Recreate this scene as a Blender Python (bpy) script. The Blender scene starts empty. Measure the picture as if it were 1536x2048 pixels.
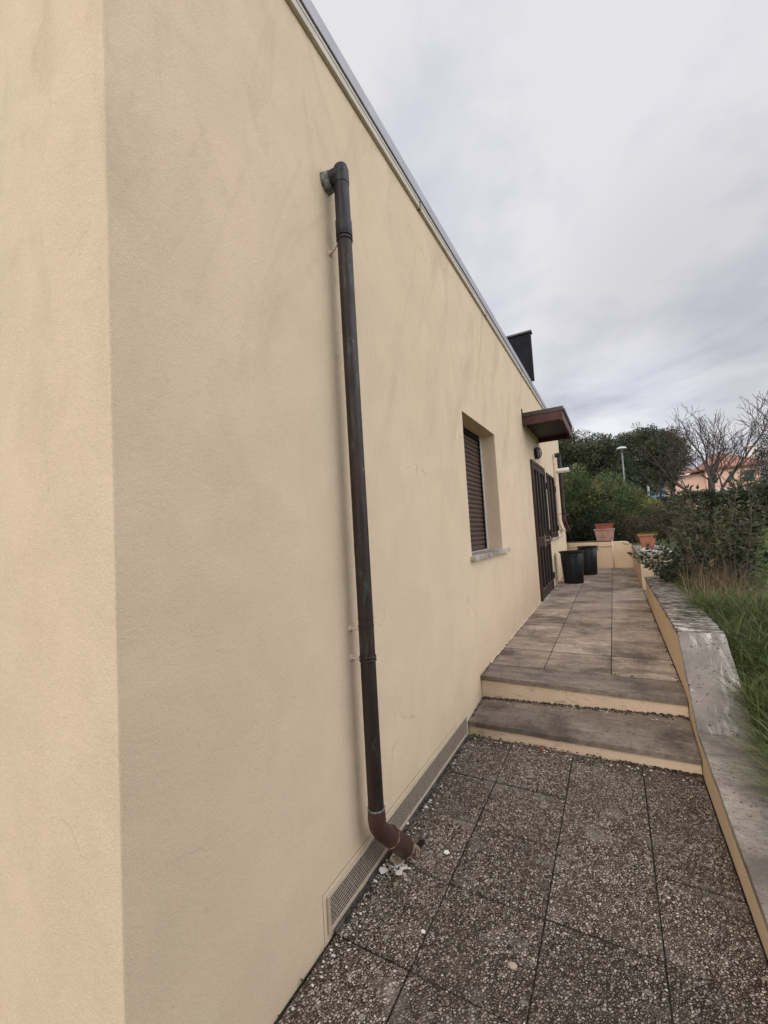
import bpy, math, random
import numpy as np
from mathutils import Vector, Matrix, noise

random.seed(7); rng = np.random.default_rng(7)
scene = bpy.context.scene
COL = scene.collection

# ------------------------------------------------------------------ camera
F = 832.0; PP = (768.0, 1024.0)
def cam_axes():
    d1 = Vector((1227-PP[0], 1044.5-PP[1], F)).normalized()
    up = Vector((-90-PP[0], -13500-PP[1], F)); up = (up - d1*up.dot(d1)).normalized()
    x = d1.cross(up)
    if x.x < 0: x = -x
    return x, d1, up
AX, AY, AZ = cam_axes()
CAMPOS = Vector((0, 0, 1.53))
right = Vector((AX[0], AY[0], AZ[0])); down = Vector((AX[1], AY[1], AZ[1])); fwd = Vector((AX[2], AY[2], AZ[2]))
cd = bpy.data.cameras.new('camera'); cam = bpy.data.objects.new('camera', cd); COL.objects.link(cam)
cam.matrix_world = Matrix(((right.x, -down.x, -fwd.x, CAMPOS.x), (right.y, -down.y, -fwd.y, CAMPOS.y),
                           (right.z, -down.z, -fwd.z, CAMPOS.z), (0, 0, 0, 1)))
cd.sensor_fit = 'VERTICAL'; cd.sensor_height = 24.0; cd.sensor_width = 18.0
cd.lens = F/2048*24.0; cd.clip_start = 0.02; cd.clip_end = 3000
scene.camera = cam
def at(u, v, Y):
    """world point seen at photo pixel (u, v) at depth Y along the wall"""
    d = right*(u-PP[0]) + down*(v-PP[1]) + fwd*F
    return CAMPOS + d*(Y/d.y)

# ------------------------------------------------------------------ world, sun, exposure
SUN_DIR = Vector((-0.12, -0.80, 0.58)).normalized()      # towards the sun
w = bpy.data.worlds.new('World'); scene.world = w; w.use_nodes = True
nt = w.node_tree; nt.nodes.clear()
def N(nt, t, **k):
    n = nt.nodes.new(t)
    for a, b in k.items(): setattr(n, a, b)
    return n
def L(nt, a, b): nt.links.new(a, b)
out = N(nt, 'ShaderNodeOutputWorld'); bg = N(nt, 'ShaderNodeBackground')
sky = N(nt, 'ShaderNodeTexSky'); sky.sky_type = 'NISHITA'; sky.sun_disc = False
sky.sun_elevation = math.asin(SUN_DIR.z); sky.sun_rotation = math.atan2(SUN_DIR.x, SUN_DIR.y)
tc = N(nt, 'ShaderNodeTexCoord')
sep = N(nt, 'ShaderNodeSeparateXYZ'); L(nt, tc.outputs['Generated'], sep.inputs[0])
def MA(nt, op, a, b=None, c=None, clamp=False):
    n = N(nt, 'ShaderNodeMath', operation=op); n.use_clamp = clamp
    for i, s in enumerate((a, b, c)):
        if s is None: continue
        if isinstance(s, (int, float)): n.inputs[i].default_value = s
        else: L(nt, s, n.inputs[i])
    return n.outputs[0]
zz = MA(nt, 'ADD', MA(nt, 'MAXIMUM', sep.outputs[2], 0.0), 0.14)
cx = MA(nt, 'DIVIDE', sep.outputs[0], zz); cy = MA(nt, 'DIVIDE', sep.outputs[1], zz)
cmb = N(nt, 'ShaderNodeCombineXYZ'); L(nt, cx, cmb.inputs[0]); L(nt, cy, cmb.inputs[1])
mp0 = N(nt, 'ShaderNodeMapping'); L(nt, cmb.outputs[0], mp0.inputs[0]); mp0.inputs['Rotation'].default_value = (0, 0, math.radians(-125))
mp = N(nt, 'ShaderNodeMapping'); L(nt, mp0.outputs[0], mp.inputs[0])
mp.inputs['Scale'].default_value = (0.62, 1.05, 1)
mp.inputs['Location'].default_value = (1.3, 4.2, 0)
n1 = N(nt, 'ShaderNodeTexNoise'); L(nt, mp.outputs[0], n1.inputs['Vector'])
n1.inputs['Scale'].default_value = 0.9; n1.inputs['Detail'].default_value = 8; n1.inputs['Roughness'].default_value = 0.56
n1.inputs['Distortion'].default_value = 0.55
n2 = N(nt, 'ShaderNodeTexNoise'); L(nt, mp0.outputs[0], n2.inputs['Vector']); n2.inputs['Scale'].default_value = 2.3; n2.inputs['Detail'].default_value = 8; n2.inputs['Roughness'].default_value = 0.58; n2.inputs['Distortion'].default_value = 0.3
nsum = MA(nt, 'ADD', MA(nt, 'MULTIPLY', n1.outputs['Fac'], 0.68), MA(nt, 'MULTIPLY', n2.outputs['Fac'], 0.32))
cr = N(nt, 'ShaderNodeValToRGB'); L(nt, nsum, cr.inputs[0])
e = cr.color_ramp.elements
e[0].position = 0.36; e[0].color = (0.50, 0.51, 0.585, 1)
e[1].position = 0.58; e[1].color = (0.83, 0.825, 0.855, 1)
m_ = e.new(0.46); m_.color = (0.66, 0.665, 0.735, 1)
# thin spot where the blue sky comes through a little
mixs = N(nt, 'ShaderNodeMixRGB', blend_type='MIX'); mixs.inputs[0].default_value = 0.93
sc = N(nt, 'ShaderNodeMixRGB', blend_type='MULTIPLY'); sc.inputs[0].default_value = 1
L(nt, sky.outputs[0], sc.inputs[1]); sc.inputs[2].default_value = (0.10, 0.10, 0.10, 1)
L(nt, sc.outputs[0], mixs.inputs[1]); L(nt, cr.outputs[0], mixs.inputs[2])
# sky brightness added out of frame, garden side and behind, to lift the walls
def lobe(v, lo, hi, amt):
    v = Vector(v).normalized()
    dp = N(nt, 'ShaderNodeVectorMath', operation='DOT_PRODUCT')
    L(nt, tc.outputs['Generated'], dp.inputs[0]); dp.inputs[1].default_value = v
    mr = N(nt, 'ShaderNodeMapRange'); mr.interpolation_type = 'SMOOTHSTEP'
    L(nt, dp.outputs['Value'], mr.inputs[0]); mr.inputs[1].default_value = lo; mr.inputs[2].default_value = hi
    mr.inputs[3].default_value = 0; mr.inputs[4].default_value = amt
    return mr.outputs[0]
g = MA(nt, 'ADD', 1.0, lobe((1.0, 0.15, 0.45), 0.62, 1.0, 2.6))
g = MA(nt, 'SUBTRACT', g, lobe((0.20, 0.93, 0.34), 0.93, 1.0, 0.16))
g = MA(nt, 'ADD', g, lobe((0.05, 0.97, 0.22), 0.985, 1.0, 0.20))
g = MA(nt, 'ADD', g, lobe((-0.3, -1.0, 0.4), 0.45, 1.0, 0.8))
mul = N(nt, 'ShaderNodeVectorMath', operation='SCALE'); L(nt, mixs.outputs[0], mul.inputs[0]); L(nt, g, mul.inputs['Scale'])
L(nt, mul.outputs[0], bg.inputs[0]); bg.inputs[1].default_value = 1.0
L(nt, bg.outputs[0], out.inputs[0])

sd = bpy.data.lights.new('sun', 'SUN'); sun = bpy.data.objects.new('sun', sd); COL.objects.link(sun)
sd.energy = 1.35; sd.angle = math.radians(28); sd.color = (1.0, 0.965, 0.92)
sun.rotation_euler = SUN_DIR.to_track_quat('Z', 'Y').to_euler()

vs = scene.view_settings
vs.view_transform = 'Standard'; vs.look = 'None'; vs.gamma = 1; vs.use_curve_mapping = False; vs.exposure = 0.0
scene.render.engine = 'CYCLES'

# ------------------------------------------------------------------ material helpers
MATS = {}
class M:
    def __init__(s, name, rough=0.8, metal=0.0, spec=0.3):
        m = bpy.data.materials.new(name); m.use_nodes = True; s.m = m; s.nt = m.node_tree; MATS[name] = m
        s.b = s.nt.nodes['Principled BSDF']; s.b.inputs['Roughness'].default_value = rough
        s.b.inputs['Metallic'].default_value = metal; s.b.inputs['Specular IOR Level'].default_value = spec
        s.tc = N(s.nt, 'ShaderNodeTexCoord').outputs['Object']
    def map(s, scale=(1, 1, 1), rot=(0, 0, 0), loc=(0, 0, 0)):
        n = N(s.nt, 'ShaderNodeMapping'); L(s.nt, s.tc, n.inputs[0])
        n.inputs['Scale'].default_value = scale; n.inputs['Rotation'].default_value = rot; n.inputs['Location'].default_value = loc
        return n.outputs[0]
    def rmap(s, rot, scale, loc=(0, 0, 0)):
        a = s.map(rot=rot); n = N(s.nt, 'ShaderNodeMapping'); L(s.nt, a, n.inputs[0])
        n.inputs['Scale'].default_value = scale; n.inputs['Location'].default_value = loc; return n.outputs[0]
    def noise(s, scale, detail=4, rough=0.55, vec=None, dist=0.0):
        n = N(s.nt, 'ShaderNodeTexNoise'); L(s.nt, vec or s.tc, n.inputs['Vector'])
        n.inputs['Scale'].default_value = scale; n.inputs['Detail'].default_value = detail
        n.inputs['Roughness'].default_value = rough; n.inputs['Distortion'].default_value = dist
        return n.outputs['Fac']
    def voro(s, scale, vec=None, feature='F1', rnd=1.0):
        n = N(s.nt, 'ShaderNodeTexVoronoi', feature=feature); L(s.nt, vec or s.tc, n.inputs['Vector'])
        n.inputs['Scale'].default_value = scale; n.inputs['Randomness'].default_value = rnd
        return n
    def ramp(s, fac, stops, interp='LINEAR'):
        n = N(s.nt, 'ShaderNodeValToRGB'); L(s.nt, fac, n.inputs[0]); n.color_ramp.interpolation = interp
        el = n.color_ramp.elements
        while len(el) < len(stops): el.new(0.5)
        for i, (p, c) in enumerate(stops):
            el[i].position = p
            el[i].color = (c, c, c, 1) if isinstance(c, (int, float)) else (*c, 1)
        return n.outputs[0]
    def mix(s, fac, a, b, mode='MIX'):
        n = N(s.nt, 'ShaderNodeMixRGB', blend_type=mode)
        for i, x in enumerate((fac, a, b)):
            if isinstance(x, (int, float)): n.inputs[i].default_value = x if i == 0 else (x, x, x, 1)
            elif isinstance(x, tuple): n.inputs[i].default_value = (*x, 1)
            else: L(s.nt, x, n.inputs[i])
        return n.outputs[0]
    def math(s, op, a, b=None, c=None, clamp=False): return MA(s.nt, op, a, b, c, clamp)
    def col(s, c):
        if isinstance(c, tuple): s.b.inputs['Base Color'].default_value = (*c, 1)
        else: L(s.nt, c, s.b.inputs['Base Color'])
        return s
    def rough(s, r): L(s.nt, r, s.b.inputs['Roughness']); return s
    def bump(s, h, strength=0.3, dist=0.01):
        n = N(s.nt, 'ShaderNodeBump'); L(s.nt, h, n.inputs['Height'])
        n.inputs['Strength'].default_value = strength; n.inputs['Distance'].default_value = dist
        if s.b.inputs['Normal'].is_linked: L(s.nt, s.b.inputs['Normal'].links[0].from_socket, n.inputs['Normal'])
        L(s.nt, n.outputs[0], s.b.inputs['Normal']); return s
    def attr(s, name):
        n = N(s.nt, 'ShaderNodeAttribute'); n.attribute_name = name; return n.outputs['Fac']

def stucco(name, a=(0.745, 0.592, 0.422), stain=1.0, scuff=False):
    m = M(name, 0.92, spec=0.12)
    k_ = lambda q: tuple(x*y for x, y in zip(a, q))
    # faint big blotches of paint tone, with a cool greenish and a warm pinkish drift
    big = m.ramp(m.noise(0.9, 5, 0.6, m.map((1, 1, 0.7), loc=(3, 1, 0)), 0.4), [(0.32, 0.0), (0.68, 1.0)])
    c = m.mix(big, k_((1.025, 0.988, 0.98)), k_((0.945, 0.965, 0.91)))
    med = m.ramp(m.noise(3.2, 5, 0.6, m.map(loc=(8, 2, 1)), 0.6), [(0.35, 0.96), (0.65, 1.03)])
    c = m.mix(1.0, c, med, 'MULTIPLY')
    # leaning trowel smears, stronger high on the wall where water has run
    sp = N(m.nt, 'ShaderNodeSeparateXYZ'); L(m.nt, m.tc, sp.inputs[0])
    hi = N(m.nt, 'ShaderNodeMapRange'); L(m.nt, sp.outputs[2], hi.inputs[0])
    hi.inputs[1].default_value = 1.3; hi.inputs[2].default_value = 3.2; hi.inputs[3].default_value = 0.12; hi.inputs[4].default_value = 0.85
    for rot, sc_, lo_, amt in (((0.42, 0, 0.3), (2.4, 2.4, 0.6), 0.50, 1.0), ((-0.25, 0.1, 0), (5.5, 5.5, 1.1), 0.54, 0.8)):
        smr = m.ramp(m.noise(1.0, 7, 0.68, m.rmap(rot, sc_, (lo_*9, 0, 0)), 0.9), [(lo_, 0.0), (lo_+0.16, 1.0)])
        f = m.math('MULTIPLY', m.math('MULTIPLY', smr, hi.outputs[0]), stain*amt)
        c = m.mix(f, c, k_((0.80, 0.785, 0.75)))
    # little dark pits and specks
    pit = m.ramp(m.noise(55, 2, 0.5), [(0.72, 0.0), (0.78, 1.0)])
    c = m.mix(m.math('MULTIPLY', pit, 0.25), c, (0.30, 0.22, 0.14))
    fleck = m.ramp(m.noise(300, 2, 0.5), [(0.35, 0.90), (0.65, 1.06)])
    c = m.mix(1.0, c, fleck, 'MULTIPLY')
    wn = N(m.nt, 'ShaderNodeTexNoise'); L(m.nt, m.tc, wn.inputs['Vector']); wn.inputs['Scale'].default_value = 5; wn.inputs['Detail'].default_value = 5
    wm = N(m.nt, 'ShaderNodeVectorMath', operation='MULTIPLY_ADD'); L(m.nt, wn.outputs['Color'], wm.inputs[0]); wm.inputs[1].default_value = (0.35, 0.35, 0.35); L(m.nt, m.tc, wm.inputs[2])
    ck = m.voro(0.9, wm.outputs[0], 'DISTANCE_TO_EDGE')
    cm = m.math('MULTIPLY', m.ramp(ck.outputs['Distance'], [(0.0, 1.0), (0.0035, 0.0)]), m.ramp(m.noise(1.1, 2, vec=m.map(loc=(5, 7, 2))), [(0.56, 0.0), (0.62, 1.0)]))
    c = m.mix(m.math('MULTIPLY', cm, 0.45), c, (0.28, 0.21, 0.14))
    if scuff:
        sf = m.ramp(m.noise(16, 7, 0.75, m.map((0.5, 1, 1.6))), [(0.56, 0.0), (0.66, 1.0)])
        c = m.mix(m.math('MULTIPLY', sf, 0.55), c, (0.16, 0.12, 0.085))
    m.col(c)
    m.bump(m.noise(230, 3, 0.6), 0.40, 0.004)
    m.bump(m.noise(60, 3, 0.6), 0.28, 0.006)
    m.bump(m.noise(6, 3, 0.5), 0.22, 0.02)
    return m
stucco('wall_plaster'); stucco('garden_plaster', (0.69, 0.54, 0.375), 0.5)

def plaster_dirty():
    m = stucco('riser_plaster', (0.66, 0.52, 0.375), 0.3, True)
    return m
plaster_dirty()

m = M('aggregate', 0.85, spec=0.2)      # exposed pebble concrete tiles

wc = N(m.nt, 'ShaderNodeTexNoise'); L(m.nt, m.tc, wc.inputs['Vector']); wc.inputs['Scale'].default_value = 60
wv3 = N(m.nt, 'ShaderNodeVectorMath', operation='MULTIPLY_ADD'); L(m.nt, wc.outputs['Color'], wv3.inputs[0]); wv3.inputs[1].default_value = (0.012, 0.012, 0); L(m.nt, m.tc, wv3.inputs[2])
mm1 = N(m.nt, 'ShaderNodeMapping'); L(m.nt, wv3.outputs[0], mm1.inputs[0]); mm1.inputs['Rotation'].default_value = (0, 0, 0.6)
mm2 = N(m.nt, 'ShaderNodeMapping'); L(m.nt, mm1.outputs[0], mm2.inputs[0]); mm2.inputs['Scale'].default_value = (1.0, 0.72, 1)
v1 = m.voro(124, mm2.outputs[0]); ve = m.voro(124, mm2.outputs[0], 'DISTANCE_TO_EDGE'); pc = v1.outputs['Color']
sp = N(m.nt, 'ShaderNodeSeparateXYZ'); L(m.nt, pc, sp.inputs[0])
peb = m.ramp(sp.outputs[0], [(0.0, (0.13, 0.096, 0.071)), (0.3, (0.235, 0.185, 0.143)), (0.6, (0.37, 0.305, 0.242)), (0.82, (0.51, 0.435, 0.355)), (1.0, (0.70, 0.625, 0.525))])
v2 = m.voro(30, m.map((1, 1, 1), loc=(.3, .2, 0))); sp2 = N(m.nt, 'ShaderNodeSeparateXYZ'); L(m.nt, v2.outputs['Color'], sp2.inputs[0])
thr = m.math('MULTIPLY', sp.outputs[1], 0.16)
grout = m.math('LESS_THAN', ve.outputs['Distance'], m.math('ADD', thr, 0.05))
c = m.mix(grout, peb, (0.036, 0.026, 0.020))
bigm = m.math('MULTIPLY', m.ramp(sp2.outputs[1], [(0.955, 0.0), (0.965, 1.0)]), m.ramp(v2.outputs['Distance'], [(0.28, 1.0), (0.36, 0.0)]))
c = m.mix(bigm, c, (0.30, 0.27, 0.24))
dirt = m.ramp(m.noise(2.6, 5, 0.6), [(0.35, 0.0), (0.70, 1.0)])
c = m.mix(m.math('MULTIPLY', dirt, 0.38), c, (0.105, 0.078, 0.058))
pale = m.ramp(m.noise(5.5, 5, 0.65, m.map(loc=(7, 3, 0))), [(0.54, 0.0), (0.72, 1.0)])
c = m.mix(m.math('MULTIPLY', pale, 0.42), c, (0.33, 0.30, 0.265))
ta = m.attr('tint'); c = m.mix(1.0, c, m.ramp(ta, [(0, 0.80), (1, 1.14)]), 'MULTIPLY')
m.col(c)
m.bump(m.ramp(ve.outputs['Distance'], [(0.0, 0.0), (0.35, 1.0)]), 0.9, 0.005)
m.bump(m.noise(240, 2), 0.3, 0.002)

m = M('grout_dark', 0.95, spec=0.1)
m.col(m.mix(m.ramp(m.noise(30, 4), [(0.4, 0.0), (0.65, 1.0)]), (0.018, 0.015, 0.012), (0.05, 0.05, 0.035)))

def slab(name, a, b, dark, pitty=True, sc=1.0):
    m = M(name, 0.88, spec=0.2)
    st = m.noise(3.0*sc, 6, 0.6, m.map((1, 5, 1)), 0.4)
    c = m.mix(m.ramp(st, [(0.35, 0.0), (0.68, 1.0)]), a, b)
    dk = m.ramp(m.noise(2.0*sc, 8, 0.72, m.map((1.0, 1.15, 1), loc=(2.1, 0.4, 0)), 0.3), [(0.44, 0.0), (0.62, 1.0)])
    c = m.mix(m.math('MULTIPLY', dk, 0.8), c, dark)
    sk = m.ramp(m.noise(28, 5, 0.72, m.map((1, 2.2, 1))), [(0.50, 0.0), (0.66, 1.0)])
    c = m.mix(m.math('MULTIPLY', sk, 0.6), c, dark)
    if pitty:
        vv = m.voro(34, m.map((1, 1.0, 1)))
        p = m.ramp(vv.outputs['Distance'], [(0.12, 1.0), (0.22, 0.0)])
        g_ = m.ramp(m.noise(7, 3), [(0.45, 0.0), (0.60, 1.0)])
        p = m.math('MULTIPLY', p, g_)
        c = m.mix(p, c, tuple(x*0.35 for x in dark)); m.bump(m.math('SUBTRACT', 1.0, p), 0.6, 0.004)
    fl = m.ramp(m.noise(150, 3, 0.6), [(0.3, 0.78), (0.7, 1.18)])
    c = m.mix(1.0, c, fl, 'MULTIPLY')
    ta = m.attr('tint'); c = m.mix(1.0, c, m.ramp(ta, [(0, 0.74), (1, 1.20)]), 'MULTIPLY')
    m.col(c); m.bump(m.noise(120, 4, 0.65), 0.35, 0.004); return m
slab('terrace_stone', (0.35, 0.275, 0.215), (0.52, 0.42, 0.335), (0.095, 0.077, 0.060))
slab('step_stone', (0.185, 0.148, 0.118), (0.31, 0.255, 0.205), (0.068, 0.055, 0.044), False)
m = slab('cap_stone', (0.33, 0.287, 0.24), (0.48, 0.425, 0.36), (0.13, 0.11, 0.093))
# white lichen and lime runs on the coping stones
def lichen():
    m = M('cap_stone_lichen', 0.9, spec=0.15)
    st = m.noise(5, 6, 0.65, m.map((0.7, 1, 1)))
    c = m.mix(m.ramp(st, [(0.35, 0.0), (0.68, 1.0)]), (0.15, 0.126, 0.104), (0.29, 0.25, 0.21))
    wl = m.noise(1.0, 7, 0.70, m.rmap((0, 0, 0.25), (6, 15, 6)), 1.4)
    c = m.mix(m.math('MULTIPLY', m.ramp(wl, [(0.50, 0.0), (0.57, 1.0)]), 0.9), c, (0.56, 0.53, 0.48))
    bk = m.ramp(m.noise(1.0, 7, 0.7, m.rmap((0, 0, 0.2), (7, 20, 7), (4, 1, 0)), 1.2), [(0.51, 0.0), (0.57, 1.0)])
    c = m.mix(m.math('MULTIPLY', bk, 0.92), c, (0.040, 0.032, 0.026))
    oc = m.ramp(m.noise(4, 4, 0.6, m.map(loc=(9, 9, 0))), [(0.60, 0.0), (0.70, 1.0)])
    c = m.mix(m.math('MULTIPLY', oc, 0.6), c, (0.33, 0.22, 0.08))
    m.col(c); m.bump(m.math('SUBTRACT', wl, bk), 0.8, 0.012); m.bump(m.noise(90, 4), 0.4, 0.004)
lichen()
def ramp_stone():
    m = M('cap_stone_speckled', 0.85, spec=0.2)
    c = m.mix(m.ramp(m.noise(3, 5, 0.6), [(0.35, 0.0), (0.68, 1.0)]), (0.19, 0.166, 0.146), (0.33, 0.292, 0.258))
    run = m.ramp(m.noise(1.0, 6, 0.65, m.map((14, 3, 3)), 0.5), [(0.52, 0.0), (0.64, 1.0)])
    c = m.mix(m.math('MULTIPLY', run, 0.8), c, (0.62, 0.59, 0.55))
    for s_, t_, amt in ((46, 0.17, 0.95), (24, 0.14, 0.9), (95, 0.2, 0.7)):
        vv = m.voro(s_); p = m.math('MULTIPLY', m.ramp(vv.outputs['Distance'], [(t_, 1.0), (t_+0.08, 0.0)]),
                                    m.ramp(m.noise(6, 3, vec=m.map(loc=(s_, 0, 0))), [(0.42, 0.0), (0.55, 1.0)]))
        c = m.mix(m.math('MULTIPLY', p, amt), c, (0.055, 0.045, 0.04))
    dk = m.ramp(m.noise(2.4, 6, 0.65, m.map(loc=(1, 5, 0))), [(0.52, 0.0), (0.68, 1.0)])
    c = m.mix(m.math('MULTIPLY', dk, 0.55), c, (0.10, 0.09, 0.10))
    m.col(c); m.bump(m.noise(100, 4, 0.65), 0.4, 0.004)
ramp_stone()

m = M('pipe_copper', 0.45, 0.3, 0.45)      # dull brown copper with verdigris
st = m.noise(6, 6, 0.65, m.map((5, 5, 0.5)), 0.3)
c = m.mix(m.ramp(st, [(0.35, 0.0), (0.65, 1.0)]), (0.022, 0.015, 0.012), (0.048, 0.031, 0.025))
g1 = m.ramp(m.noise(9, 7, 0.7, m.map((3, 3, 0.6), loc=(1, 2, 3)), 0.6), [(0.56, 0.0), (0.66, 1.0)])
c = m.mix(m.math('MULTIPLY', g1, 0.5), c, (0.085, 0.12, 0.10))
scr = m.ramp(m.noise(16, 6, 0.7, m.map((3, 3, 0.35), (0.2, 0.1, 0), (5, 5, 1)), 2.0), [(0.66, 0.0), (0.70, 1.0)])
c = m.mix(m.math('MULTIPLY', scr, 0.6), c, (0.30, 0.28, 0.26))
dots = m.ramp(m.noise(70, 3, 0.6, m.map((1, 1, 0.6))), [(0.70, 0.0), (0.74, 1.0)])
c = m.mix(m.math('MULTIPLY', dots, 0.7), c, (0.34, 0.28, 0.22)); m.col(c)
m.rough(m.ramp(m.noise(8, 4), [(0.3, 0.38), (0.7, 0.62)])); m.bump(m.noise(60, 4), 0.12, 0.003)
m = M('pipe_dark', 0.5, 0.4, 0.4)
st = m.noise(8, 6, 0.65, m.map((4, 4, 0.6)), 0.3)
c = m.mix(m.ramp(st, [(0.35, 0.0), (0.65, 1.0)]), (0.018, 0.017, 0.019), (0.045, 0.044, 0.047))
scr = m.ramp(m.noise(12, 6, 0.7, m.map((4, 4, 0.5), (0.3, 0.2, 0), (5, 5, 1)), 1.5), [(0.60, 0.0), (0.66, 1.0)])
c = m.mix(m.math('MULTIPLY', scr, 0.6), c, (0.28, 0.29, 0.28)); m.col(c); m.bump(m.noise(60, 4), 0.2, 0.003)
m = M('pipe_red', 0.45, 0.0, 0.5)
c = m.mix(m.ramp(m.noise(9, 5, 0.65), [(0.4, 0.0), (0.65, 1.0)]), (0.078, 0.031, 0.025), (0.048, 0.023, 0.019))
scr = m.ramp(m.noise(20, 6, 0.7, m.map((1, 2, 1)), 1.2), [(0.64, 0.0), (0.68, 1.0)])
c = m.mix(m.math('MULTIPLY', scr, 0.7), c, (0.42, 0.33, 0.28)); m.col(c); m.bump(m.noise(60, 4), 0.15, 0.003)
m = M('rust', 0.9); m.col(m.mix(m.ramp(m.noise(40, 5), [(0.4, 0.0), (0.6, 1.0)]), (0.09, 0.05, 0.03), (0.36, 0.27, 0.17))); m.bump(m.noise(50, 4), 0.8, 0.01)
m = M('verdigris', 0.8); m.col(m.mix(m.ramp(m.noise(60, 5), [(0.42, 0.0), (0.62, 1.0)]), (0.11, 0.10, 0.09), (0.30, 0.31, 0.28))); m.bump(m.noise(40, 5), 0.7, 0.01)

def simple(name, c, rough=0.6, metal=0.0, spec=0.3, var=0.12, sc=20, bump=0.1):
    m = M(name, rough, metal, spec)
    r = m.ramp(m.noise(sc, 5, 0.6), [(0.3, 1-var), (0.7, 1+var)])
    m.col(m.mix(1.0, c, r, 'MULTIPLY'))
    if bump: m.bump(m.noise(sc*3, 3), bump, 0.003)
    return m
simple('flashing_beige', (0.50, 0.45, 0.36), 0.5, 0.2, sc=6)
simple('flashing_grey', (0.36, 0.355, 0.38), 0.45, 0.3, sc=5)
simple('flashing_dark', (0.09, 0.08, 0.07), 0.6)
simple('vent_metal', (0.52, 0.43, 0.32), 0.5, 0.1, sc=30)
simple('dark_void', (0.012, 0.011, 0.010), 0.95, bump=0)
simple('bitumen', (0.085, 0.075, 0.066), 0.75, sc=14, var=0.4, bump=0.6)
simple('shutter_brown', (0.070, 0.042, 0.031), 0.42, sc=5, var=0.2)
simple('guide_white', (0.66, 0.65, 0.63), 0.5)
m = slab('sill_stone', (0.50, 0.46, 0.40), (0.62, 0.58, 0.52), (0.17, 0.13, 0.09), False)
simple('door_wood', (0.048, 0.022, 0.016), 0.38, sc=9, var=0.3)
simple('door_dark', (0.026, 0.016, 0.013), 0.4, sc=9, var=0.3)
simple('muntin', (0.26, 0.23, 0.20), 0.35, 0.6)
m = M('glass', 0.04, 0.0, 0.9); m.col((0.016, 0.016, 0.015)); m.b.inputs['Coat Weight'].default_value = 0.8; m.b.inputs['Coat Roughness'].default_value = 0.02
m.bump(m.noise(3, 2), 0.05, 0.02)
simple('brass', (0.62, 0.52, 0.34), 0.3, 0.9)
simple('red_plastic', (0.30, 0.03, 0.02), 0.5)
simple('iron_black', (0.025, 0.022, 0.02), 0.55, 0.3)
simple('canopy_wood', (0.068, 0.021, 0.015), 0.5, sc=8, var=0.3)
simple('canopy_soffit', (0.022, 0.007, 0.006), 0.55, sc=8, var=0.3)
simple('canopy_metal', (0.050, 0.040, 0.037), 0.4, 0.4, sc=8)
simple('canopy_gutter', (0.45, 0.45, 0.44), 0.45, 0.5)
simple('chimney_black', (0.009, 0.008, 0.011), 0.85, 0.0, sc=7, var=0.5)
simple('lamp_glass', (0.34, 0.31, 0.27), 0.25, 0, 0.6)
simple('pvc_white', (0.78, 0.76, 0.68), 0.4)
simple('pale_cream', (0.70, 0.55, 0.42), 0.7)
m = simple('bin_plastic', (0.007, 0.008, 0.010), 0.42, sc=12, var=0.3)
def terra(name, a, b):
    m = M(name, 0.8, spec=0.2)
    c = m.mix(m.ramp(m.noise(9, 5, 0.65), [(0.38, 0.0), (0.66, 1.0)]), a, b)
    m.col(c); m.bump(m.noise(70, 3), 0.2, 0.003)
terra('terracotta_pale', (0.36, 0.19, 0.15), (0.46, 0.31, 0.26))
terra('terracotta_red', (0.27, 0.075, 0.05), (0.34, 0.12, 0.08))
terra('terracotta_orange', (0.40, 0.145, 0.075), (0.46, 0.21, 0.13))
simple('soil', (0.06, 0.042, 0.03), 0.95, sc=30, var=0.4, bump=0.8)
simple('rock_white', (0.56, 0.53, 0.48), 0.85, sc=8, var=0.25, bump=0.6)
simple('plaster_chip', (0.72, 0.69, 0.62), 0.85, sc=30, var=0.12)
simple('rubble', (0.34, 0.27, 0.20), 0.95, sc=30, var=0.5, bump=0.8)
simple('red_scrap', (0.55, 0.06, 0.06), 0.6)
simple('bark', (0.12, 0.095, 0.075), 0.9, sc=20, var=0.35, bump=0.8)
simple('bark_grey', (0.085, 0.068, 0.060), 0.9, sc=14, var=0.35, bump=0.8)
simple('lamp_pole', (0.22, 0.23, 0.22), 0.5, 0.3)
simple('lamp_head', (0.55, 0.57, 0.57), 0.35)
simple('house_pink', (0.74, 0.48, 0.37), 0.9, sc=2, var=0.06)
simple('house_white', (0.72, 0.68, 0.62), 0.9, sc=2, var=0.06)
simple('shutter_green', (0.03, 0.085, 0.06), 0.6)
m = M('roof_tiles', 0.85)
wv = N(m.nt, 'ShaderNodeTexWave'); L(m.nt, m.tc, wv.inputs['Vector']); wv.inputs['Scale'].default_value = 2.2; wv.inputs['Distortion'].default_value = 0.6
m.col(m.mix(m.ramp(m.noise(3, 5), [(0.35, 0.0), (0.65, 1.0)]), (0.36, 0.15, 0.10), (0.48, 0.26, 0.19))); m.bump(wv.outputs['Fac'], 0.8, 0.08)
simple('hill_haze_blue', (0.14, 0.21, 0.34), 0.95, sc=0.02, var=0.15, bump=0)  # haze of the distance is put into this blue
m = M('lawn_ground', 0.95, spec=0.1)
c = m.mix(m.ramp(m.noise(1.3, 6, 0.6), [(0.35, 0.0), (0.65, 1.0)]), (0.095, 0.13, 0.032), (0.16, 0.175, 0.058))
c = m.mix(m.math('MULTIPLY', m.ramp(m.noise(14, 5, 0.65), [(0.45, 0.0), (0.62, 1.0)]), 0.6), c, (0.035, 0.045, 0.015)); m.col(c); m.bump(m.noise(40, 5, 0.7), 1.0, 0.04)

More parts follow.
